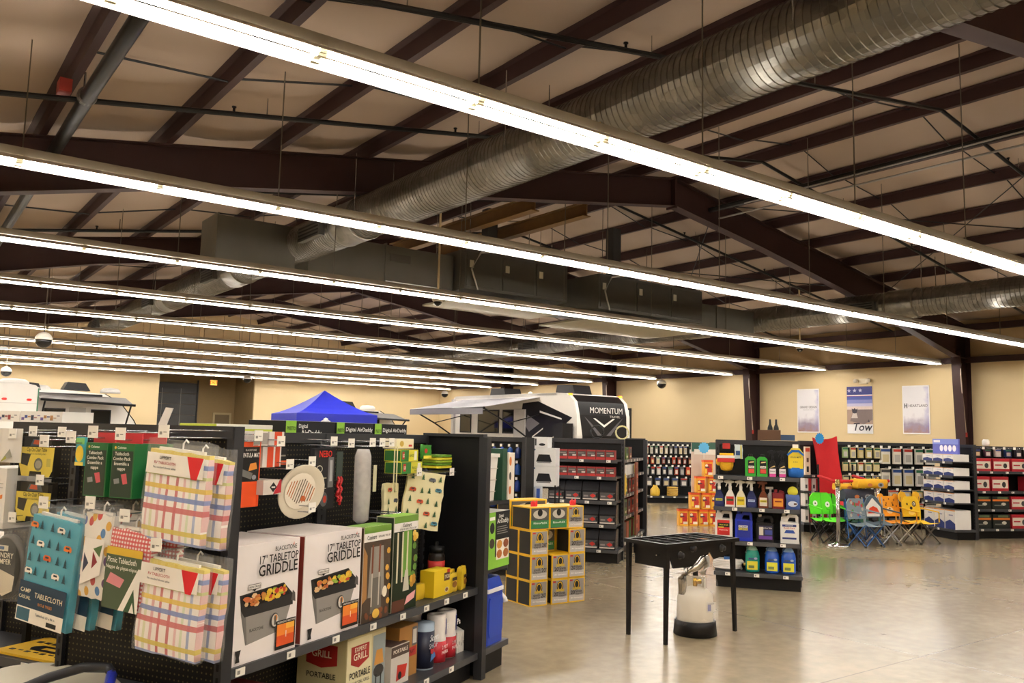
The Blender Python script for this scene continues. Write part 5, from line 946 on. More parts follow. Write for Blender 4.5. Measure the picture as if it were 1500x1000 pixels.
t = thing('card_shelf', 'low white carton pile under the blue cartons', 'box', RF(-.02, -.12, 0), RF.r); MB().box(0, .2, 0, .12, 0, .778, mat('ddd8cc', .6)).build('carton', t)
# far aisle pegboard
def peg_wall(fr, L, rows, group, rnd, z_items=None):
    for (z, h, w, gap, pal, nm, x0, x1) in rows:
        x = x0; 
        while x < x1:
            ww = w * rnd.uniform(.85, 1.1)
            c = rnd.choice(pal); t = thing('blister_pack', '%s' % nm, 'pack', fr(x, -.1, z), fr.r, group + ' ' + nm.split(',')[0])
            MB().box(0, ww, 0, .05, 0, h, mat(c, .35)).build('card', t)
            decal(t, [RC(rnd.choice(['d8d4cc', 'b4b0a8', 'a8a49c', 'd0c094']), ww * .15, h * .12, ww * .85, h * .6), RC(rnd.choice(['2f6a4a', 'b8301e', '2a4a8a', '4a4a4a']), 0, h * .78, ww, h * .95)], 0)
            MB().box(ww * .5 - .025, ww * .5 + .025, -.14, -.137, h, h + .045, TAG).tube([(ww * .5, .1, h + .02), (ww * .5, -.137, h + .02)], .004, WIRE, 4).build('hook_with_tag', t)
            x += ww + gap
rnd = random.Random(11)
FA = Frame(3.3, 21.55, 9)
gondola('far pegboard shelving of small hardware down the aisle', FA, 1.7, 1.5, 1, [], .4, panel=mat('0e0e10', .5), tags=True)
peg_wall(FA, 1.7, [(1.2, .2, .07, .06, ['c9b8a0', '8a8480', '2f2f33', 'd8cfc4'], 'small pale pack on the top row of the far aisle pegboard', .1, 1.55), (.95, .17, .07, .07, ['b8452a', '8a3a2c', '3a3a3c', 'd8d0c4'], 'small reddish pack on the second row of the far aisle pegboard', .1, 1.3), (.68, .2, .1, .06, ['c9c4c0', 'b84a2c', '4a4a4e', '8a8a90'], 'mixed pack on the third row of the far aisle pegboard', .1, 1.5), (.4, .2, .16, .08, ['4a4a4c', 'a89a84', '6a6a6e'], 'wide dark pack on the lowest row of the far aisle pegboard', .1, 1.5)], 'far aisle', rnd)
for k in range(5): lathe_thing('yellow_roll', 'stacked tan roll on the far aisle deck', 'roll', FA(.75, -.25, .171 + .045 * k), 0, [(.13, 0), (.14, .01), (.14, .03), (.13, .04)], 'c9a24a', 'tan rolls on the far aisle deck')
lathe_thing('yellow_jug', 'squat yellow container on the far aisle deck', 'jug', FA(.3, -.25, .171), 0, [(.11, 0), (.12, .02), (.12, .15), (.06, .22), (.05, .26)], 'd8b03a')
FB = Frame(4.35, 18.6, 6)
gondola('black empty shelving unit right of the far aisle', FB, 1.0, 1.52, 1, [(.55, .35), (.85, .35), (1.15, .35)], .4, panel=mat('0c0c0e', .5))
for k in range(4): carton('book_box', 'slim white carton standing on the empty shelving unit, %s from left' % NUM[k], 'box', FB, .02 + .11 * k, -.32, 1.151, .09, .15, .24, 'e0d8cc', 'slim white cartons', [RC('b8622c', .1, .1, .3, .9)])
carton('white_switch_carton', 'white carton with two dark marks low in the far aisle', 'box', FB, -.2, -.75, .25, .3, .2, .27, 'e6e4e0', None, [RC('2a2a2c', .2, .3, .35, .8), RC('2a2a2c', .6, .3, .75, .8)])
t = thing('low_stand', 'low dark stand under the white marked carton', 'stand', FB(-.22, -.77, 0), FB.r); MB().box(0, .34, 0, .24, 0, .25, BLACKM).build('stand', t)
# pegboard behind the chairs
FP = Frame(5.55, 16.45, 6)
gondola('long pegboard shelving of white packs behind the folding chairs', FP, 2.75, 1.6, 2, [], .42, panel=mat('0d0d0f', .5))
WH = ['e6e2dc', 'dcd6c8', 'd0ccc4']; YL = ['d8c890', 'c9b87a', 'dccf9c', '8fa870']
peg_wall(FP, 2.7, [(1.3, .2, .11, .06, YL, 'small yellowish pack on the top row behind the chairs', .85, 1.55), (1.05, .17, .11, .05, YL, 'small yellowish pack on the second row behind the chairs', .85, 1.55), (.8, .17, .1, .05, YL, 'small yellowish pack on the third row behind the chairs', .85, 1.55), (.55, .15, .1, .05, WH, 'small white pack on the fourth row behind the chairs', .85, 1.55),
     (1.2, .3, .17, .07, WH, 'large white pack on the top row behind the chairs', 1.62, 2.6), (.78, .33, .18, .06, WH, 'large white pack on the second row behind the chairs', 1.62, 2.6), (.56, .14, .2, .06, ['d8c08a', 'c9c4b8', 'b8b0a4'], 'flat tan pack on the third row behind the chairs', 1.75, 2.6), (.34, .12, .2, .07, WH + ['8a8a8c'], 'flat white pack on the fourth row behind the chairs', 1.75, 2.6)], 'behind chairs', rnd)
FQ = Frame(5.2, 15.6, 6)
gondola('narrow dark shelving of red white boxes left of the big red chair', FQ, .62, 1.58, 1, [(.45, .32), (.72, .32), (1.0, .32)], .34, panel=mat('0d0d0f', .5))
for k in range(12): carton('red_white_box', 'red and white box on the %s shelf left of the big red chair' % ['bottom', 'lower', 'middle'][k // 4], 'box', FQ, .04 + .14 * (k % 4), -.3, (.171, .451, .721)[k // 4], .12, .2, .22, 'e2dcd8', 'red white boxes, %s shelf' % ['bottom', 'lower', 'middle'][k // 4], [RC('b02c2c', .55, 0, 1, 1), RC('4a4a4c', .1, .2, .4, .5)])
carton('tall_card', 'tall pale strip board leaning in the narrow shelving', 'card', FQ, .05, -.3, 1.002, .1, .05, .5, 'dccab4', None, [RC('c2452c', .1, .82, .9, .95), RC('2a2a2c', .3, .1, .7, .3), RC('6a4a3a', .3, .45, .7, .6)])
# far right gondola: end cap of white blue cartons, long face of red cartons
FX = Frame(7.376, 15.397, -80); q = FX(0, .43); FXP = Frame(q.x, q.y, -80)
gondola('far right end cap shelving of white and blue cartons', FXP, .86, 1.6, 1, [(.615, .42), (.84, .42), (1.07, .42), (1.31, .42)], .43, panel=mat('0d0d0f', .5))
for r, (z, h, n) in enumerate(((.171, .32, 3), (.616, .16, 3), (.841, .14, 3), (1.071, .13, 3), (1.311, .12, 3))):
    for i in range(n):
        w = .78 / n; carton('rv_part_carton', 'white blue carton, %s from left on the %s shelf of the purple-header end cap' % (NUM[i], ['bottom', 'second', 'third', 'fourth', 'top'][r]), 'box', FXP, .04 + i * (w + .01), -.4, z, w, .3, h, 'e4e2e0', 'white blue cartons', [PG('2a3a7a', (.05, 0), (1, 0), (1, .3), (.5, .5), (.05, .35)), EL('efe8e0', .15, .7, .1, .12), RC('9a9ab0', .4, .7, .8, .76), RC('d8913a', 0, .95, 1, 1)])
t = thing('display_sign', 'blue printed display header with four white discs', 'sign', FXP(.16, -.28, 1.433), FXP.r - .0); MB().box(0, .66, 0, .03, 0, .26, mat('5a5fb8', .45)).build('board', t); decal(t, [RC('7a8ad8', .0, .17, .66, .26)] + [EL('e8e6ee', .23 + .11 * i, .1, .045, .055) for i in range(4)] + [RC('e8e6ee', .03, .2, .2, .24)], 0)
q = FX(.86, .43); FY = Frame(q.x + .06, q.y + .22, 12); q = FY(0, .4); FYP = Frame(q.x, q.y, 12)
gondola('far right long shelving face of red cartons', FYP, 3.0, 1.58, 3, [(.5, .4), (.81, .4), (1.15, .4)], .42, panel=mat('0d0d0f', .5))
rw = [(.171, .24), (.501, .22), (.811, .25), (1.151, .22)]
for r, (z, h) in enumerate(rw):
    for i in range(7):
        red = (r >= 2) or i in (2, 3, 6); w = .34
        if r == 2 and i == 2: continue
        carton('hitch_carton' if red else 'black_carton', '%s carton, %s from left on the %s shelf at the right edge' % ('red and white' if red else 'black and orange', ['first', 'second', 'third', 'fourth', 'fifth', 'sixth', 'seventh'][i], ['bottom', 'second', 'third', 'top'][r]), 'box', FYP, .03 + .38 * i + (.04 if r == 3 else 0), -.38, z, w, .25, h, 'b02430' if red else '242826', 'far right cartons',
               [RC('dcd2c4', .04, .2, .96, .78), RC('b02430', .1, .45, .5, .55), EL('3a3a3c', .72, .45, .12, .2)] if red else [RC('d8742a', 0, .62, 1, .76), RC('5a6a4a', .3, .8, .9, .95), EL('c9c4b4', .65, .4, .14, .12), RC('6a6a64', .1, .25, .6, .35)])
peg_wall(FYP, 2.8, [(1.4, .13, .12, .1, ['3a3a44', '5a3a4a', '2a3a6a', 'c9c0b8'], 'small dark pack on the top pegs of the far right face', .1, 2.6)], 'far right', rnd)
lathe_thing('white_ball', 'white round knob on top of the far right shelving', 'knob', FYP(.65, 0, 1.587), 0, [(.05, 0), (.06, .03), (.06, .09), (.04, .12)], 'ece8e0')
# ---------------------------------------------------------------- folding chairs display
def sling(pts, m, th=.012):          # quad strip panel with thickness, pts = list of rows [(left),(right)]
    mb = MB(); v = []; n = len(pts)
    for l_, r_ in pts: v += [l_, tuple((Vector(l_) + Vector(r_)) / 2 + Vector((0, .03, -.02))), r_]
    f = []
    for i in range(n - 1):
        for j in range(2): f.append((3 * i + j, 3 * i + j + 1, 3 * i + 4 + j, 3 * i + 3 + j))
    mb.poly(v, f, m); mb.poly([(a, b + th, c - th * .3) for a, b, c in v], [q[::-1] for q in f], m)
    ed = [0, 1, 2] + [3 * i + 2 for i in range(1, n)] + [3 * (n - 1) + 1] + [3 * i for i in range(n - 1, 0, -1)]
    w_ = [(a, b + th, c - th * .3) for a, b, c in v]; k = len(v)
    mb.poly(v + w_, [(ed[i], k + ed[i], k + ed[(i + 1) % len(ed)], ed[(i + 1) % len(ed)]) for i in range(len(ed))], m); return mb
def folding_chair(label, loc, rot, col, frame, s=1.0, back=None, ears=None, face=(), group='small folding chairs', arms=True):
    t = thing('folding_chair', label, 'chair', loc, rot, group); W, D, SH, BT = .2 * s, .17 * s, .34 * s, .72 * s; fm = mat(frame, .35, .5); cm = mat(col, .75, 0, .1, 30, .2); r = .009 * s
    for y in (-D, D):
        MB().tube([(-W, y, 0), (W, y, SH)], r, fm).build('leg', t); MB().tube([(W, y - .015, 0), (-W, y - .015, SH)], r, fm).build('leg', t)
    for x in (-W, W):
        MB().tube([(x, -D, 0), (x * .98, D, SH)], r, fm).build('leg', t); MB().tube([(x * 1.02, D, 0), (x, -D, SH)], r, fm).build('leg', t)
        MB().tube([(x, D, SH * .3), (x, D + .06 * s, BT)], r, fm).build('back_post', t)
        if arms: MB().tube([(x * 1.03, -D, SH), (x * 1.03, -D, SH + .16 * s), (x * 1.03, D + .03 * s, SH + .2 * s)], .012 * s, cm).build('arm', t)
        MB().lathe([(.018 * s, 0), (.018 * s, .02)], mat('1c1c1e', .5), (x, -D, 0), 8).build('foot', t)
    sling([((-W, -D - .03, SH - .01), (W, -D - .03, SH - .01)), ((-W, 0, SH - .03), (W, 0, SH - .03)), ((-W, D, SH + .01), (W, D, SH + .01))], cm).build('seat', t, smooth=True)
    q = back or [(-.95, .0), (-1.02, .35), (-.95, .75), (-.6, 1), (.6, 1), (.95, .75), (1.02, .35), (.95, 0)]
    bh = BT - SH - .05; o = MB().prism([(u * W, v * bh) for u, v in q], -.012, .012, cm, 'y').build('backrest', t); o.location = (0, D + .02, SH + .06); o.rotation_euler = (-.14, 0, 0)
    if ears:
        for x in (-1, 1): MB().prism([(x * W * .75 + ears[0] * W * math.cos(i * PI / 5), bh * .95 + ears[1] * W * math.sin(i * PI / 5)) for i in range(10)], -.01, .01, mat(ears[2], .8), 'y').build('ear', o)
    if face: decal(o, [(c, [(u * W, v * bh) for u, v in p]) for c, p in face], -.013, 'face')
    return t
folding_chair('lime green monster folding chair with white eyes', (5.18, 13.95, 0), math.radians(12), '5ad81e', '1c1c1e', 1.05, face=[EL('f0f0e8', -.5, .5, .2, .13), EL('f0f0e8', .55, .45, .2, .13), EL('2a2a2a', -.5, .5, .06, .04), EL('2a2a2a', .55, .45, .06, .04), RC('3fae1a', -.02, 0, .02, 1)])
folding_chair('grey patterned small folding chair with blue frame', (5.6, 13.5, 0), math.radians(25), '7a8a94', '2a5a9a', .98, face=[EL(random.choice(['b8b0a4', '4a8a4a', 'b84a4a', '3a6a9a']), random.uniform(-.8, .8), random.uniform(.1, .9), .13, .09, 7) for _ in range(18)])
folding_chair('white shark folding chair with red mouth and blue legs', (5.97, 13.75, 0), math.radians(20), '4a5a66', '9a9aa0', 1.0, back=[(-.9, 0), (-.95, .5), (-.5, .95), (0, 1.1), (.5, .95), (.95, .5), (.9, 0)], face=[PG('e6e2dc', (-.75, .05), (.75, .05), (.75, .5), (.0, .95), (-.75, .5)), PG('d8401e', (-.6, .2), (.6, .2), (.4, .45), (0, .55), (-.4, .45))])
folding_chair('orange spotted leopard folding chair with silver legs', (6.36, 14.05, 0), math.radians(18), 'e89a1e', 'b9b4a8', 1.0, ears=(.3, .3, 'e89a1e'), face=[EL('8a4a14', u, v, .07, .05, 7) for u, v in ((-.5, .8), (0, .85), (.5, .8), (-.7, .5), (.7, .5), (-.3, .65), (.3, .65))] + [EL('f0d8b0', 0, .3, .35, .16), EL('3a2a1a', -.35, .55, .07, .05), EL('3a2a1a', .35, .55, .07, .05), EL('6a3a1a', 0, .38, .08, .04)])
folding_chair('yellow dog folding chair with floppy ears', (6.75, 14.1, 0), math.radians(22), 'e6bc1e', '55504a', 1.0, ears=(.42, .5, 'dca81e'), face=[EL('4a3a2a', .35, .62, .22, .14), EL('f4efe0', .35, .62, .12, .08), EL('1c1a18', .35, .62, .06, .05), EL('1c1a18', -.4, .62, .08, .06), EL('2a201a', 0, .42, .15, .08), EL('f0d070', 0, .2, .35, .12)])
folding_chair('second lime green folding chair behind the first', (5.42, 14.3, 0), math.radians(12), '4cc41c', '1c1c1e', 1.0)
folding_chair('teal patterned folding chair between green and shark chairs', (5.83, 14.2, 0), math.radians(15), '3a6a5a', '2a5a9a', .95, face=[EL('b83a3a', .4, .6, .15, .1), EL('d8d0c4', -.3, .4, .2, .1)])
# giant red chair
t = thing('giant_chair', 'oversized red folding chair towering over the display', 'chair', (5.95, 14.95, 0), math.radians(28)); RD = mat('c2141c', .7, 0, .08, 12, .15); s = 1
for x in (-.42, .45):
    MB().tube([(x, .32, .0), (x, .34, 1.2)], .018, BLACKM).build('leg', t); MB().tube([(x, -.38, 0), (x, -.38, .95)], .018, BLACKM).build('leg', t)
    MB().tube([(x, -.42, .95), (x, 0, .93), (x, .34, 1.0)], .026, RD, 8).build('arm', t, smooth=True)
for y in (-.38, .32): MB().tube([(-.42, y, .05), (.45, y, .58)], .016, BLACKM).build('brace', t); MB().tube([(.45, y, .05), (-.42, y, .58)], .016, BLACKM).build('brace', t)
sling([((-.42, -.42, .56), (.45, -.42, .56)), ((-.42, 0, .5), (.45, 0, .5)), ((-.42, .3, .6), (.45, .3, .6))], RD).build('seat', t, smooth=True)
mb = MB(); nn = 8; v = []
for j in range(nn + 1):
    f_ = j / nn; wd = .30 + .02 * math.cos(f_ * 5); yy = .30 + .16 * f_
    for i in range(7): u = i / 6 * 2 - 1; v.append((u * wd - .1, yy + .05 * (1 - u * u) * (1 if j < nn else .3), .58 + 1.12 * f_ - (.06 * (1 - u * u) if j == nn else 0) - .03 * f_ * (u < 0)))
f_ = [(j * 7 + i, j * 7 + i + 1, j * 7 + 8 + i, j * 7 + 7 + i) for j in range(nn) for i in range(6)]
mb.poly(v, f_, RD); mb.poly([(a, b + .015, c) for a, b, c in v], [q[::-1] for q in f_], RD); mb.build('backrest', t, smooth=True)
t = thing('starburst_sign', 'bright blue price burst on the red chair top corner', 'sign', (5.33, 14.7, 1.57), math.radians(20)); MB().prism([((.1 if i % 2 else .08) * math.cos(i * PI / 14), .08 + (.1 if i % 2 else .08) * math.sin(i * PI / 14)) for i in range(28)], 0, .006, mat('1f8fd8', .5), 'y').build('burst', t)
for k, (x, y, z, w, h, c, lb) in enumerate(((5.85, 14.5, .62, .6, .2, '3c3f4c', 'grey stuffed folding chair bundle lying on the red chair'), (5.75, 14.55, .80, .5, .1, 'd8a01e', 'yellow stuffed bundle on the red chair seat'), (6.05, 14.45, .84, .6, .15, 'e0a81c', 'yellow folded chair draped over the red chair arm'))):
    t = thing('folded_chair_bundle', lb, 'chair', (x, y, z), math.radians(18), 'folded bundles on the red chair'); soft(w, h, .3, mat(c, .8, 0, .15, 14, .4), 7, 4, 90 + k).build('bundle', t, smooth=True); decal(t, [EL('8a8a8c', .12, h * .4, .06, .04), EL('3a3a3c', .12, h * .4, .03, .02), EL('b86a3a', -.1, h * .4, .05, .03)], -.15)
for k, (x, y) in enumerate(((5.1, 13.33), (6.33, 14.75))):
    t = thing('stanchion', ['chrome stanchion post in front of the green chair', 'chrome stanchion post behind the leopard chair'][k], 'post', (x, y, 0), 0, 'stanchions')
    MB().lathe([(.17, 0), (.175, .01), (.16, .03), (.04, .05), (.03, .07)], CHROME, (0, 0, 0), 24).build('base', t, smooth=True); MB().lathe([(.03, .06), (.03, .92)], mat('a8a4a0', .2, .9), (0, 0, 0), 14).build('pole', t, smooth=True); MB().lathe([(.04, .92), (.042, .96), (.03, 1.0), (.035, 1.02)], mat('c9b87a', .2, .9), (0, 0, 0), 14).build('head', t, smooth=True)
# ---------------------------------------------------------------- posters and emergency light on the right wall
def on_wall(p, z): return A * (AR - .012) + P * p + Vector((0, 0, z))
WR = BROT - PI / 2 + 0       # faces -A: x to the right = -P
def poster_mat(top, mid, low, blue):
    m, n, l, b = nodes('poster'); tc = n.new('ShaderNodeTexCoord'); sx = n.new('ShaderNodeSeparateXYZ'); l.new(tc.outputs['Object'], sx.inputs[0])
    nz = n.new('ShaderNodeTexNoise'); nz.inputs['Scale'].default_value = 5; nz.inputs['Detail'].default_value = 7; l.new(tc.outputs['Object'], nz.inputs['Vector'])
    h = math_node(n, l, 'ADD', math_node(n, l, 'DIVIDE', sx.outputs['Z'], 1.5), math_node(n, l, 'MULTIPLY', math_node(n, l, 'SUBTRACT', nz.outputs['Fac'], .5), .35))
    r = n.new('ShaderNodeValToRGB'); l.new(h, r.inputs[0]); e = r.color_ramp.elements; e[0].position = .03; e[0].color = (*lin(low), 1); e[1].position = .4; e[1].color = (*lin(top), 1); q = e.new(.17); q.color = (*lin(mid), 1)
    mx = n.new('ShaderNodeMix'); mx.data_type = 'RGBA'; s = n.new('ShaderNodeMapRange'); s.inputs[1].default_value = .66; s.inputs[2].default_value = 1.0; l.new(math_node(n, l, 'ADD', sx.outputs['X'], math_node(n, l, 'MULTIPLY', math_node(n, l, 'SUBTRACT', nz.outputs['Fac'], .5), .4)), s.inputs[0]); l.new(s.outputs[0], mx.inputs[0]); l.new(r.outputs[0], mx.inputs[6]); mx.inputs[7].default_value = (*lin(blue), 1)
    l.new(mx.outputs[2], b.inputs['Base Color']); b.inputs['Roughness'].default_value = .45; return m
for k, (p1, lb) in enumerate(((17.87, 'pale purple poster nearest the brown column'), (14.07, 'pale purple poster on the right of the star banner'))):
    t = thing('poster', lb, 'poster', on_wall(p1, 1.89), WR, 'wall posters'); MB().box(0, .86, -.012, 0, 0, 1.5, mat('f0eef0', .5)).build('sheet', t)
    MB().box(.03, .83, -.0135, -.012, .04, 1.46, poster_mat('eae8ee', '9c8fa8', 'a07a6c', '7f7cc0')).build('picture', t)
    text(t, 'GRAND DESIGN' if k == 0 else 'HEARTLAND', .44 if k == 0 else .5, .87, .11, '6a6470', -.016, width=.66 if k == 0 else .6)
    if k: decal(t, [RC('4a4a50', .06, .8, .16, .95), RC('e8e6ec', .09, .8, .13, .86), RC('e8e6ec', .09, .89, .13, .95)], -.014, 'logo')
    else: text(t, 'RECREATIONAL VEHICLES', .44, .78, .03, '8a8490', -.016, width=.4)
t = thing('poster', 'banner poster with stars, desert road and Tow lettering', 'poster', on_wall(15.97, 1.885), WR, 'wall posters'); MB().box(0, .9, -.012, 0, 0, 1.53, WHITE).build('sheet', t)
decal(t, [RC('f0eff2', 0, 0, .9, .42), RC('a88f80', 0, .3, .9, .84), PG('7a6a68', (.1, .4), (.6, .3), (.9, .45), (.9, .8), (.5, .84), (.2, .7)), RC('d9c6be', 0, .78, .9, .9), RC('b8b4d4', 0, .88, .9, .98), RC('7f86c4', 0, .98, .9, 1.1), RC('4a58a8', 0, 1.1, .9, 1.22), RC('3a4590', 0, 1.22, .9, 1.23), RC('f2eef0', 0, 1.23, .9, 1.26), RC('b02a34', 0, 1.215, .9, 1.23), RC('2c2f7c', 0, 1.26, .9, 1.53), PG('cfc4bc', (.15, .5), (.38, .5), (.34, .66), (.2, .66)), EL('3a3440', .27, .72, .09, .07), PG('3a3440', (.17, .75), (.17, .82), (.22, .78), (.27, .83), (.32, .78), (.37, .82), (.37, .75))], -.012)
for i in range(3): decal(t, [PG('b8b6d8', *[((.075 if j % 2 == 0 else .03) * math.sin(j * PI / 5) + .09 + .2 * i, (.075 if j % 2 == 0 else .03) * math.cos(j * PI / 5) + 1.4) for j in range(10)])], -.024, 'star')
text(t, 'Tow', .52, .2, .36, '1d2036', -.03, shear=.25); text(t, '&', .77, .4, .12, '1d2036', -.03)
t = thing('emergency_light', 'twin head emergency light above the star banner', 'light', on_wall(15.35, 3.5), WR); MB().box(-.14, .14, -.08, 0, 0, .16, mat('e2d6bc', .5)).build('case', t)
for x in (-.22, .22): MB().lathe([(.05, -.05), (.075, -.16), (.07, -.17)], mat('cfc4ae', .4), (x, 0, .09), 12, ax='y').build('lamp_head', t, smooth=True)
# ---------------------------------------------------------------- travel trailers and canopy at the back
WT = mat('e8e4de', .35, 0, .02); GB = mat('1c1b1d', .3); GLS = mat('15181a', .08, 0, 0, coat=.5)
def side_poly(mb, x, polys):
    for i, (m, p) in enumerate(polys): mb.face([(x - .004 - .002 * i, a, z) for a, z in p][::-1], m)
    return mb
t = thing('travel_trailer', 'large white travel trailer with black front mask and open awning', 'trailer', (0, 0, 0), BROT)
a0, a1, p0 = 18.75, 21.19, 21.5
prof = [(p0 + .5, .55), (p0 + .12, 1.0), (p0, 1.6), (p0 + .02, 2.3), (p0 + .15, 2.75), (p0 + .45, 3.0), (p0 + .9, 3.05), (29.1, 3.02), (29.1, .55)]
MB().prism(prof, a0, a1, WT, 'x').build('body', t)
g1 = MB(); cx = (a0 + a1) / 2
def nose(mb, x0, x1, zs, m, off=.006):
    yy = lambda z: [p0 + .12, p0, p0 + .02, p0 + .15, p0 + .45][0] if z < 1.0 else (p0 + .12 - .2 * (z - 1.0) if z < 1.6 else (p0 + .0286 * (z - 1.6) if z < 2.3 else (p0 + .02 + .289 * (z - 2.3) if z < 2.75 else p0 + .15 + 1.2 * (z - 2.75))))
    for za, zb in zip(zs, zs[1:]):
        w = lambda z: (x0(z), x1(z))
        mb.face([(w(za)[0], yy(za) - off, za), (w(za)[1], yy(za) - off, za), (w(zb)[1], yy(zb) - off, zb), (w(zb)[0], yy(zb) - off, zb)], m)
zs = [1.4, 1.6, 2.0, 2.3, 2.5, 2.75, 2.98]
nose(g1, lambda z: a0 + .12 + .16 * max(0, 2.3 - z), lambda z: a1 - .16, zs, GB); g1.build('front_mask', t)
g2 = MB(); DG2 = mat('5c5a60', .3)
for s in (-1, 1): 
    def q(u, z, o=.014): return (cx + s * u, (p0 + .0286 * (z - 1.6) if z < 2.3 else p0 + .02 + .289 * (z - 2.3)) - o, z)
    pts = [q(.9, 2.25), q(.62, 2.05), q(.1, 1.62), q(.3, 1.62)]; g2.face(pts if s > 0 else pts[::-1], DG2)
    pts = [q(.5, 2.2, .016), q(.4, 2.2, .016), q(0, 1.98, .016), q(0, 1.9, .016)]; g2.face(pts if s > 0 else pts[::-1], WHITE)
g2.build('front_chevron', t)
o = text(t, 'MOMENTUM', cx + .1, 2.46, .3, 'd6d2cc', p0 + .02, width=1.55, shear=.25, bold=0); o.rotation_euler = (PI / 2 - .28, 0, 0)
o = text(t, 'TRAVEL', cx + .5, 2.27, .1, 'c9c4bc', p0 - .0, width=.5)
q = MB(); side_poly(q, a0, [(GB, [(24.9, 1.4), (23.2, 1.35), (22.3, 1.75), (22.1, 1.98), (21.75, 2.2), (23.6, 2.78), (24.5, 2.72), (24.6, 2.2)]), (mat('8e8c90', .3), [(24.1, 1.7), (23.5, 2.0), (24.2, 2.3), (24.3, 1.9)]), (WHITE, [(23.5, 2.45), (22.3, 2.18), (22.3, 2.13), (23.5, 2.38)]), (WHITE, [(23.9, 1.55), (23.3, 1.85), (23.3, 1.8), (23.9, 1.5)])]); q.build('side_graphics', t)
for y0, y1 in ((27.8, 28.57), (25.93, 27.32), (24.99, 25.7)):
    w_ = MB().box(a0 - .03, a0, y0, y1, 1.62, 2.5, GB).build('window_frame', t); MB().box(a0 - .034, a0 - .03, y0 + .05, y1 - .05, 1.67, 2.45, GLS).build('window_pane', w_)
MB().box(a0 - .06, a0, 24.3, 24.95, .6, 2.5, mat('c9c6c4', .4)).build('entry_door', t)
MB().box(a0 - .1, a0 + .02, 28.95, 29.12, .6, 2.95, mat('b9b6b4', .3)).build('rear_corner_trim', t)
aw = MB().tube([(16.35, 23.5, 2.46), (16.35, 28.35, 2.42)], .05, GB, 8).build('awning_roller', t)
MB().poly([(16.35, 23.5, 2.5), (16.35, 28.35, 2.46), (a0, 28.35, 2.92), (a0, 23.5, 2.92), (16.35, 23.5, 2.49), (16.35, 28.35, 2.45), (a0, 28.35, 2.91), (a0, 23.5, 2.91)], [(0, 3, 2, 1), (4, 5, 6, 7), (0, 1, 5, 4), (3, 7, 6, 2), (1, 2, 6, 5), (0, 4, 7, 3)], mat('8f8d94', .6)).build('awning_fabric', t)
MB().box(16.29, 16.31, 23.5, 28.35, 2.25, 2.45, mat('77757c', .6)).build('awning_valance', t)
for y in (23.5, 28.3): MB().tube([(a0 - .03, y, 1.2), (17.4, y, 1.95), (16.35, y, 2.44)], .03, GB, 6).tube([(a0 - .03, y, 2.3), (17.4, y, 1.98)], .02, GB, 6).build('awning_arm', t)
MB().box(a0 + .0, a0 + .1, 22.6, 29, 2.96, 3.06, mat('d8d4ce', .4)).build('roof_rail', t)
for y in (22.6, 26.7): MB().prism([(y, 3.03), (y + .15, 3.38), (y + 1.0, 3.4), (y + 1.1, 3.03)], 19.6, 20.4, mat('2c2b2d', .4), 'x').build('roof_air_conditioner', t)
MB().lathe([(.12, 3.0), (.12, 3.06), (.08, 3.18), (.01, 3.22)], WHITE, (19.7, 25.3, 0), 14).build('roof_dome', t, smooth=True)
MB().box(a0 - .55, a0 - .1, 21.6, 22.05, 1.0, 2.0, GB).build('battery_box', t)
for x in (a0 + .06, a1 - .06): MB().box(x - .06, x + .06, p0 + .4, p0 + .5, 2.95, 3.03, emit('ff8a1c', 2)).build('marker_light', t)
MB().box(a1, a1 + .35, 21.9, 24, .9, 2.55, mat('d4d0ca', .4)).box(a1 + .35, a1 + .43, 21.85, 24, .9, 2.62, GB).build('slide_out', t)
for y in (25.5, 26.4): MB().lathe([(.34, -.12), (.36, -.1), (.36, .1), (.34, .12)], BLACKM, (a0 + .2, y, .36), 18, ax='x').lathe([(.34, -.12), (.36, -.1), (.36, .1), (.34, .12)], BLACKM, (a1 - .2, y, .36), 18, ax='x').build('wheels', t)
MB().box(a0 + .3, a1 - .3, 21.0, 29, .4, .55, GB).build('chassis', t)
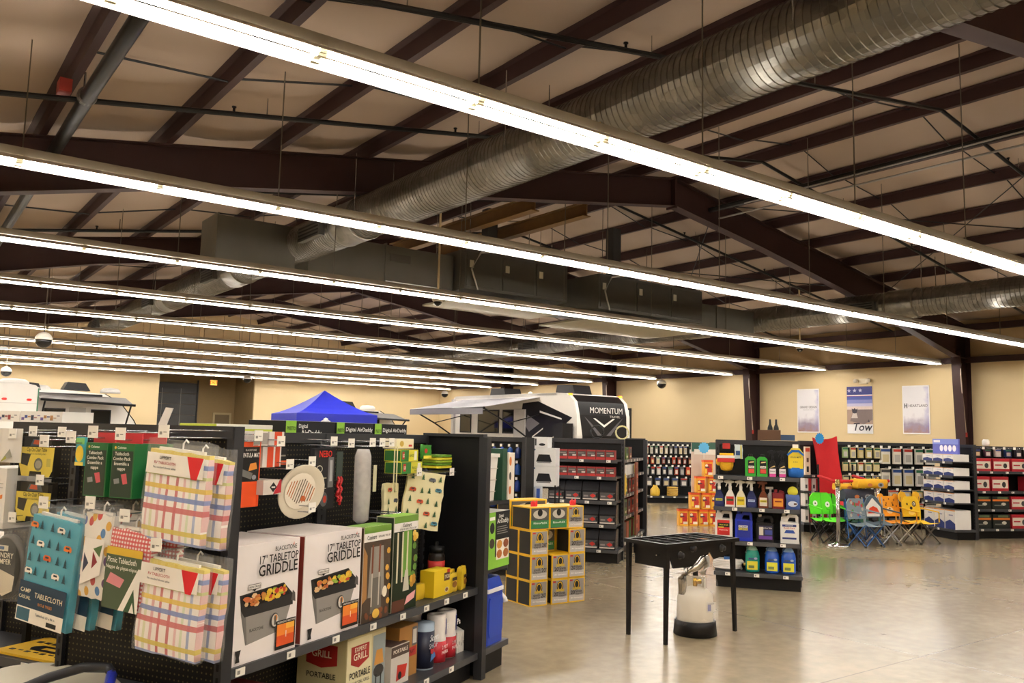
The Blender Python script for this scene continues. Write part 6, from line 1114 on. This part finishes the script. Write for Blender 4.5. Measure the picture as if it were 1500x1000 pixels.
# left trailer: rear end faces along -A, side along -P
def trailer_a(label, a0, L, p0, zr, nose_l, parts=True, off=0):
    t = thing('travel_trailer', label, 'trailer', (0, 0, 0), BROT)
    pr = [(a0, .5), (a0, zr - .06), (a0 + .15, zr), (a0 + L - nose_l, zr - .18), (a0 + L - nose_l * .55, zr - .5), (a0 + L - nose_l * .12, zr - 1.2), (a0 + L, 1.5), (a0 + L, .5)]
    MB().prism(pr, p0, p0 + 2.4, WT, 'y').build('body', t)
    MB().prism([(x, z) for x, z in pr[3:7]] + [(x + .03, z + .02) for x, z in pr[3:7]][::-1], p0 - .01, p0 + 2.41, BLACKM, 'y').build('nose_trim', t)
    MB().prism([(a0 + 1.2, zr - .02), (a0 + 1.35, zr + .28), (a0 + 2.0, zr + .25), (a0 + 2.2, zr - .06)], p0 + .5, p0 + 1.3, mat('2c2b2d', .4), 'y').build('roof_air_conditioner', t)
    for x in (a0 + .4, a0 + 3.0 if L > 3.6 else a0 + 2.6): MB().lathe([(.4, zr - .1), (.38, zr + .02), (.28, zr + .1), (.05, zr + .12)], WHITE, (x, p0 + .8, 0), 16).build('roof_vent', t, smooth=True)
    MB().box(a0 + .05, a0 + L - nose_l - .1, p0 - .05, p0, zr - .3, zr - .2, GB).build('awning_rail', t)
    q = p0 - 1.5
    MB().poly([(a0 + .15, p0, zr - .2), (a0 + L - .5, p0, zr - .3), (a0 + L - .5, q, zr - .62), (a0 + .15, q, zr - .5)] + [(a0 + .15, p0, zr - .21), (a0 + L - .5, p0, zr - .31), (a0 + L - .5, q, zr - .63), (a0 + .15, q, zr - .51)], [(0, 3, 2, 1), (4, 5, 6, 7), (0, 1, 5, 4), (2, 3, 7, 6), (1, 2, 6, 5), (0, 4, 7, 3)], mat('6a6664', .6)).build('awning_fabric', t)
    MB().tube([(a0 + .15, q, zr - .5), (a0 + L - .45, q, zr - .62)], .05, GB, 8).build('awning_roller', t)
    for x in (a0 + .3, a0 + L - .6): MB().tube([(x, p0 - .03, 1.0), (x, p0 - .8, 1.7), (x, q, zr - .58)], .035, GB, 6).build('awning_arm', t)
    for x in (a0 + .5, a0 + L * .55): w_ = MB().box(x, x + .75, p0 - .03, p0, 1.5, 2.2, GB).build('window_frame', t); MB().box(x + .05, x + .7, p0 - .035, p0 - .03, 1.55, 2.15, GLS).build('window_pane', w_)
    MB().box(a0 + L * .35, a0 + L * .35 + .6, p0 - .03, p0, .6, 2.25, mat('b9b6b2', .4)).build('entry_door', t)
    for y in (p0 + .55, p0 + 1.5): MB().box(a0 - .03, a0, y - .07, y + .07, 2.3, 2.37, emit('d8201c', .9)).build('marker_light', t)
    o = text(t, 'WOLF PUP', a0 - .01, 1.8, .3, '22304a', p0 + 1.2, width=1.3); o.location = (a0 - .012, p0 + 1.25, 1.78); o.rotation_euler = (PI / 2, 0, -PI / 2)
    MB().lathe([(.3, -.1), (.33, -.08), (.33, .08), (.3, .1)], BLACKM, (a0 + L * .45, p0 + .2, .33), 16, ax='y').lathe([(.3, -.1), (.33, -.08), (.33, .08), (.3, .1)], BLACKM, (a0 + L * .45, p0 + 2.2, .33), 16, ax='y').build('wheels', t)
    return t
def rear_trailer():
    t = thing('travel_trailer', 'white trailer rear end with red markers at the left edge', 'trailer', (0, 0, 0), BROT); a0, a1, p0, zr = 2.2, 4.62, 34.6, 2.98
    MB().prism([(a0, .5), (a1, .5), (a1, zr - .14), (a1 - .1, zr - .04), (a1 - .3, zr), (a0 + .3, zr), (a0 + .1, zr - .04), (a0, zr - .14)], p0, p0 + 5.5, WT, 'y').build('body', t)
    MB().box(a1 - .03, a1 + .012, p0 - .012, p0 + .03, .5, zr - .14, mat('3a7a5a', .4)).build('corner_trim', t); MB().box(a0, a1, p0 - .01, p0, 2.28, 2.3, mat('c9c6c2', .4)).build('seam', t)
    for a in (a0 + .5, a1 - 1.05, a1 - .28): MB().prism([(a - .09, 2.42), (a - .05, 2.38), (a + .05, 2.38), (a + .09, 2.42), (a + .05, 2.46), (a - .05, 2.46)], p0 - .03, p0, emit('e01c14', .8), 'y').build('marker_light', t)
    MB().lathe([(.5, zr - .02), (.48, zr + .1), (.36, zr + .18), (.05, zr + .2)], WHITE, (3.9, p0 + .7, 0), 18, 1, .8).build('roof_vent', t, smooth=True)
    MB().lathe([(.22, zr - .02), (.22, zr + .15), (.15, zr + .3), (.02, zr + .34)], BLACKM, (2.9, p0 + 1.0, 0), 14).build('antenna_dome', t, smooth=True)
    MB().prism([(4.2, zr - .02), (4.4, zr + .22), (5.0, zr + .16), (5.1, zr - .1)], p0 + 3.0, p0 + 3.9, mat('2c2b2d', .4), 'y').build('roof_air_conditioner', t)
    text(t, 'WILDWOOD', a1 - 1.1, 1.75, .26, '22263a', p0 - .012, width=1.5)
    for x in (a0 + .2, a1 - .2): MB().lathe([(.3, -.1), (.33, -.08), (.33, .08), (.3, .1)], BLACKM, (x, p0 + 2.8, .33), 16, ax='x').build('wheel', t)
    MB().box(a0 + .3, a1 - .3, p0 + .3, p0 + 5, .38, .5, GB).build('chassis', t)
trailer_a('white travel trailer with dark awning and sloping nose', 4.75, 3.95, 37.6, 3.0, 1.3)
rear_trailer()
trailer_a('small white trailer half hidden behind the blue canopy', 17.2, 4.6, 38.7, 2.78, 1.3)
t = thing('canopy_tent', 'bright blue pop-up canopy tent over the shelving', 'tent', (-7.0, 32.0, 0), math.radians(32)); BT = mat('2430c4', .6, 0, .08, 3, .1); h = 1.52
mb = MB(); n = 6
for s in range(4):
    c, d = [((-h, -h), (h, -h)), ((h, -h), (h, h)), ((h, h), (-h, h)), ((-h, h), (-h, -h))][s]; v = []
    for j in range(n + 1):
        f_ = j / n; z = 2.17 + .9 * (f_ ** 1.35); k = 1 - f_
        for i in range(n + 1): u = i / n; sg = .06 * math.sin(u * PI) * k; v.append(((c[0] + (d[0] - c[0]) * u) * k, (c[1] + (d[1] - c[1]) * u) * k, z - sg * .6))
    mb.poly(v, [(j * 7 + i, j * 7 + i + 1, j * 7 + 8 + i, j * 7 + 7 + i) for j in range(n) for i in range(n)], BT)
mb.build('canopy', t)
mb = MB()
for c, d in (((-h, -h), (h, -h)), ((h, -h), (h, h)), ((h, h), (-h, h)), ((-h, h), (-h, -h))): mb.face([(*c, 1.86), (*d, 1.86), (*d, 2.17), (*c, 2.17)], mat('1c28b0', .6))
mb.build('valance', t)
for x in (-h + .03, h - .03):
    for y in (-h + .03, h - .03): MB().box(x - .02, x + .02, y - .02, y + .02, 0, 2.15, mat('3a3a40', .4, .4)).build('leg', t)
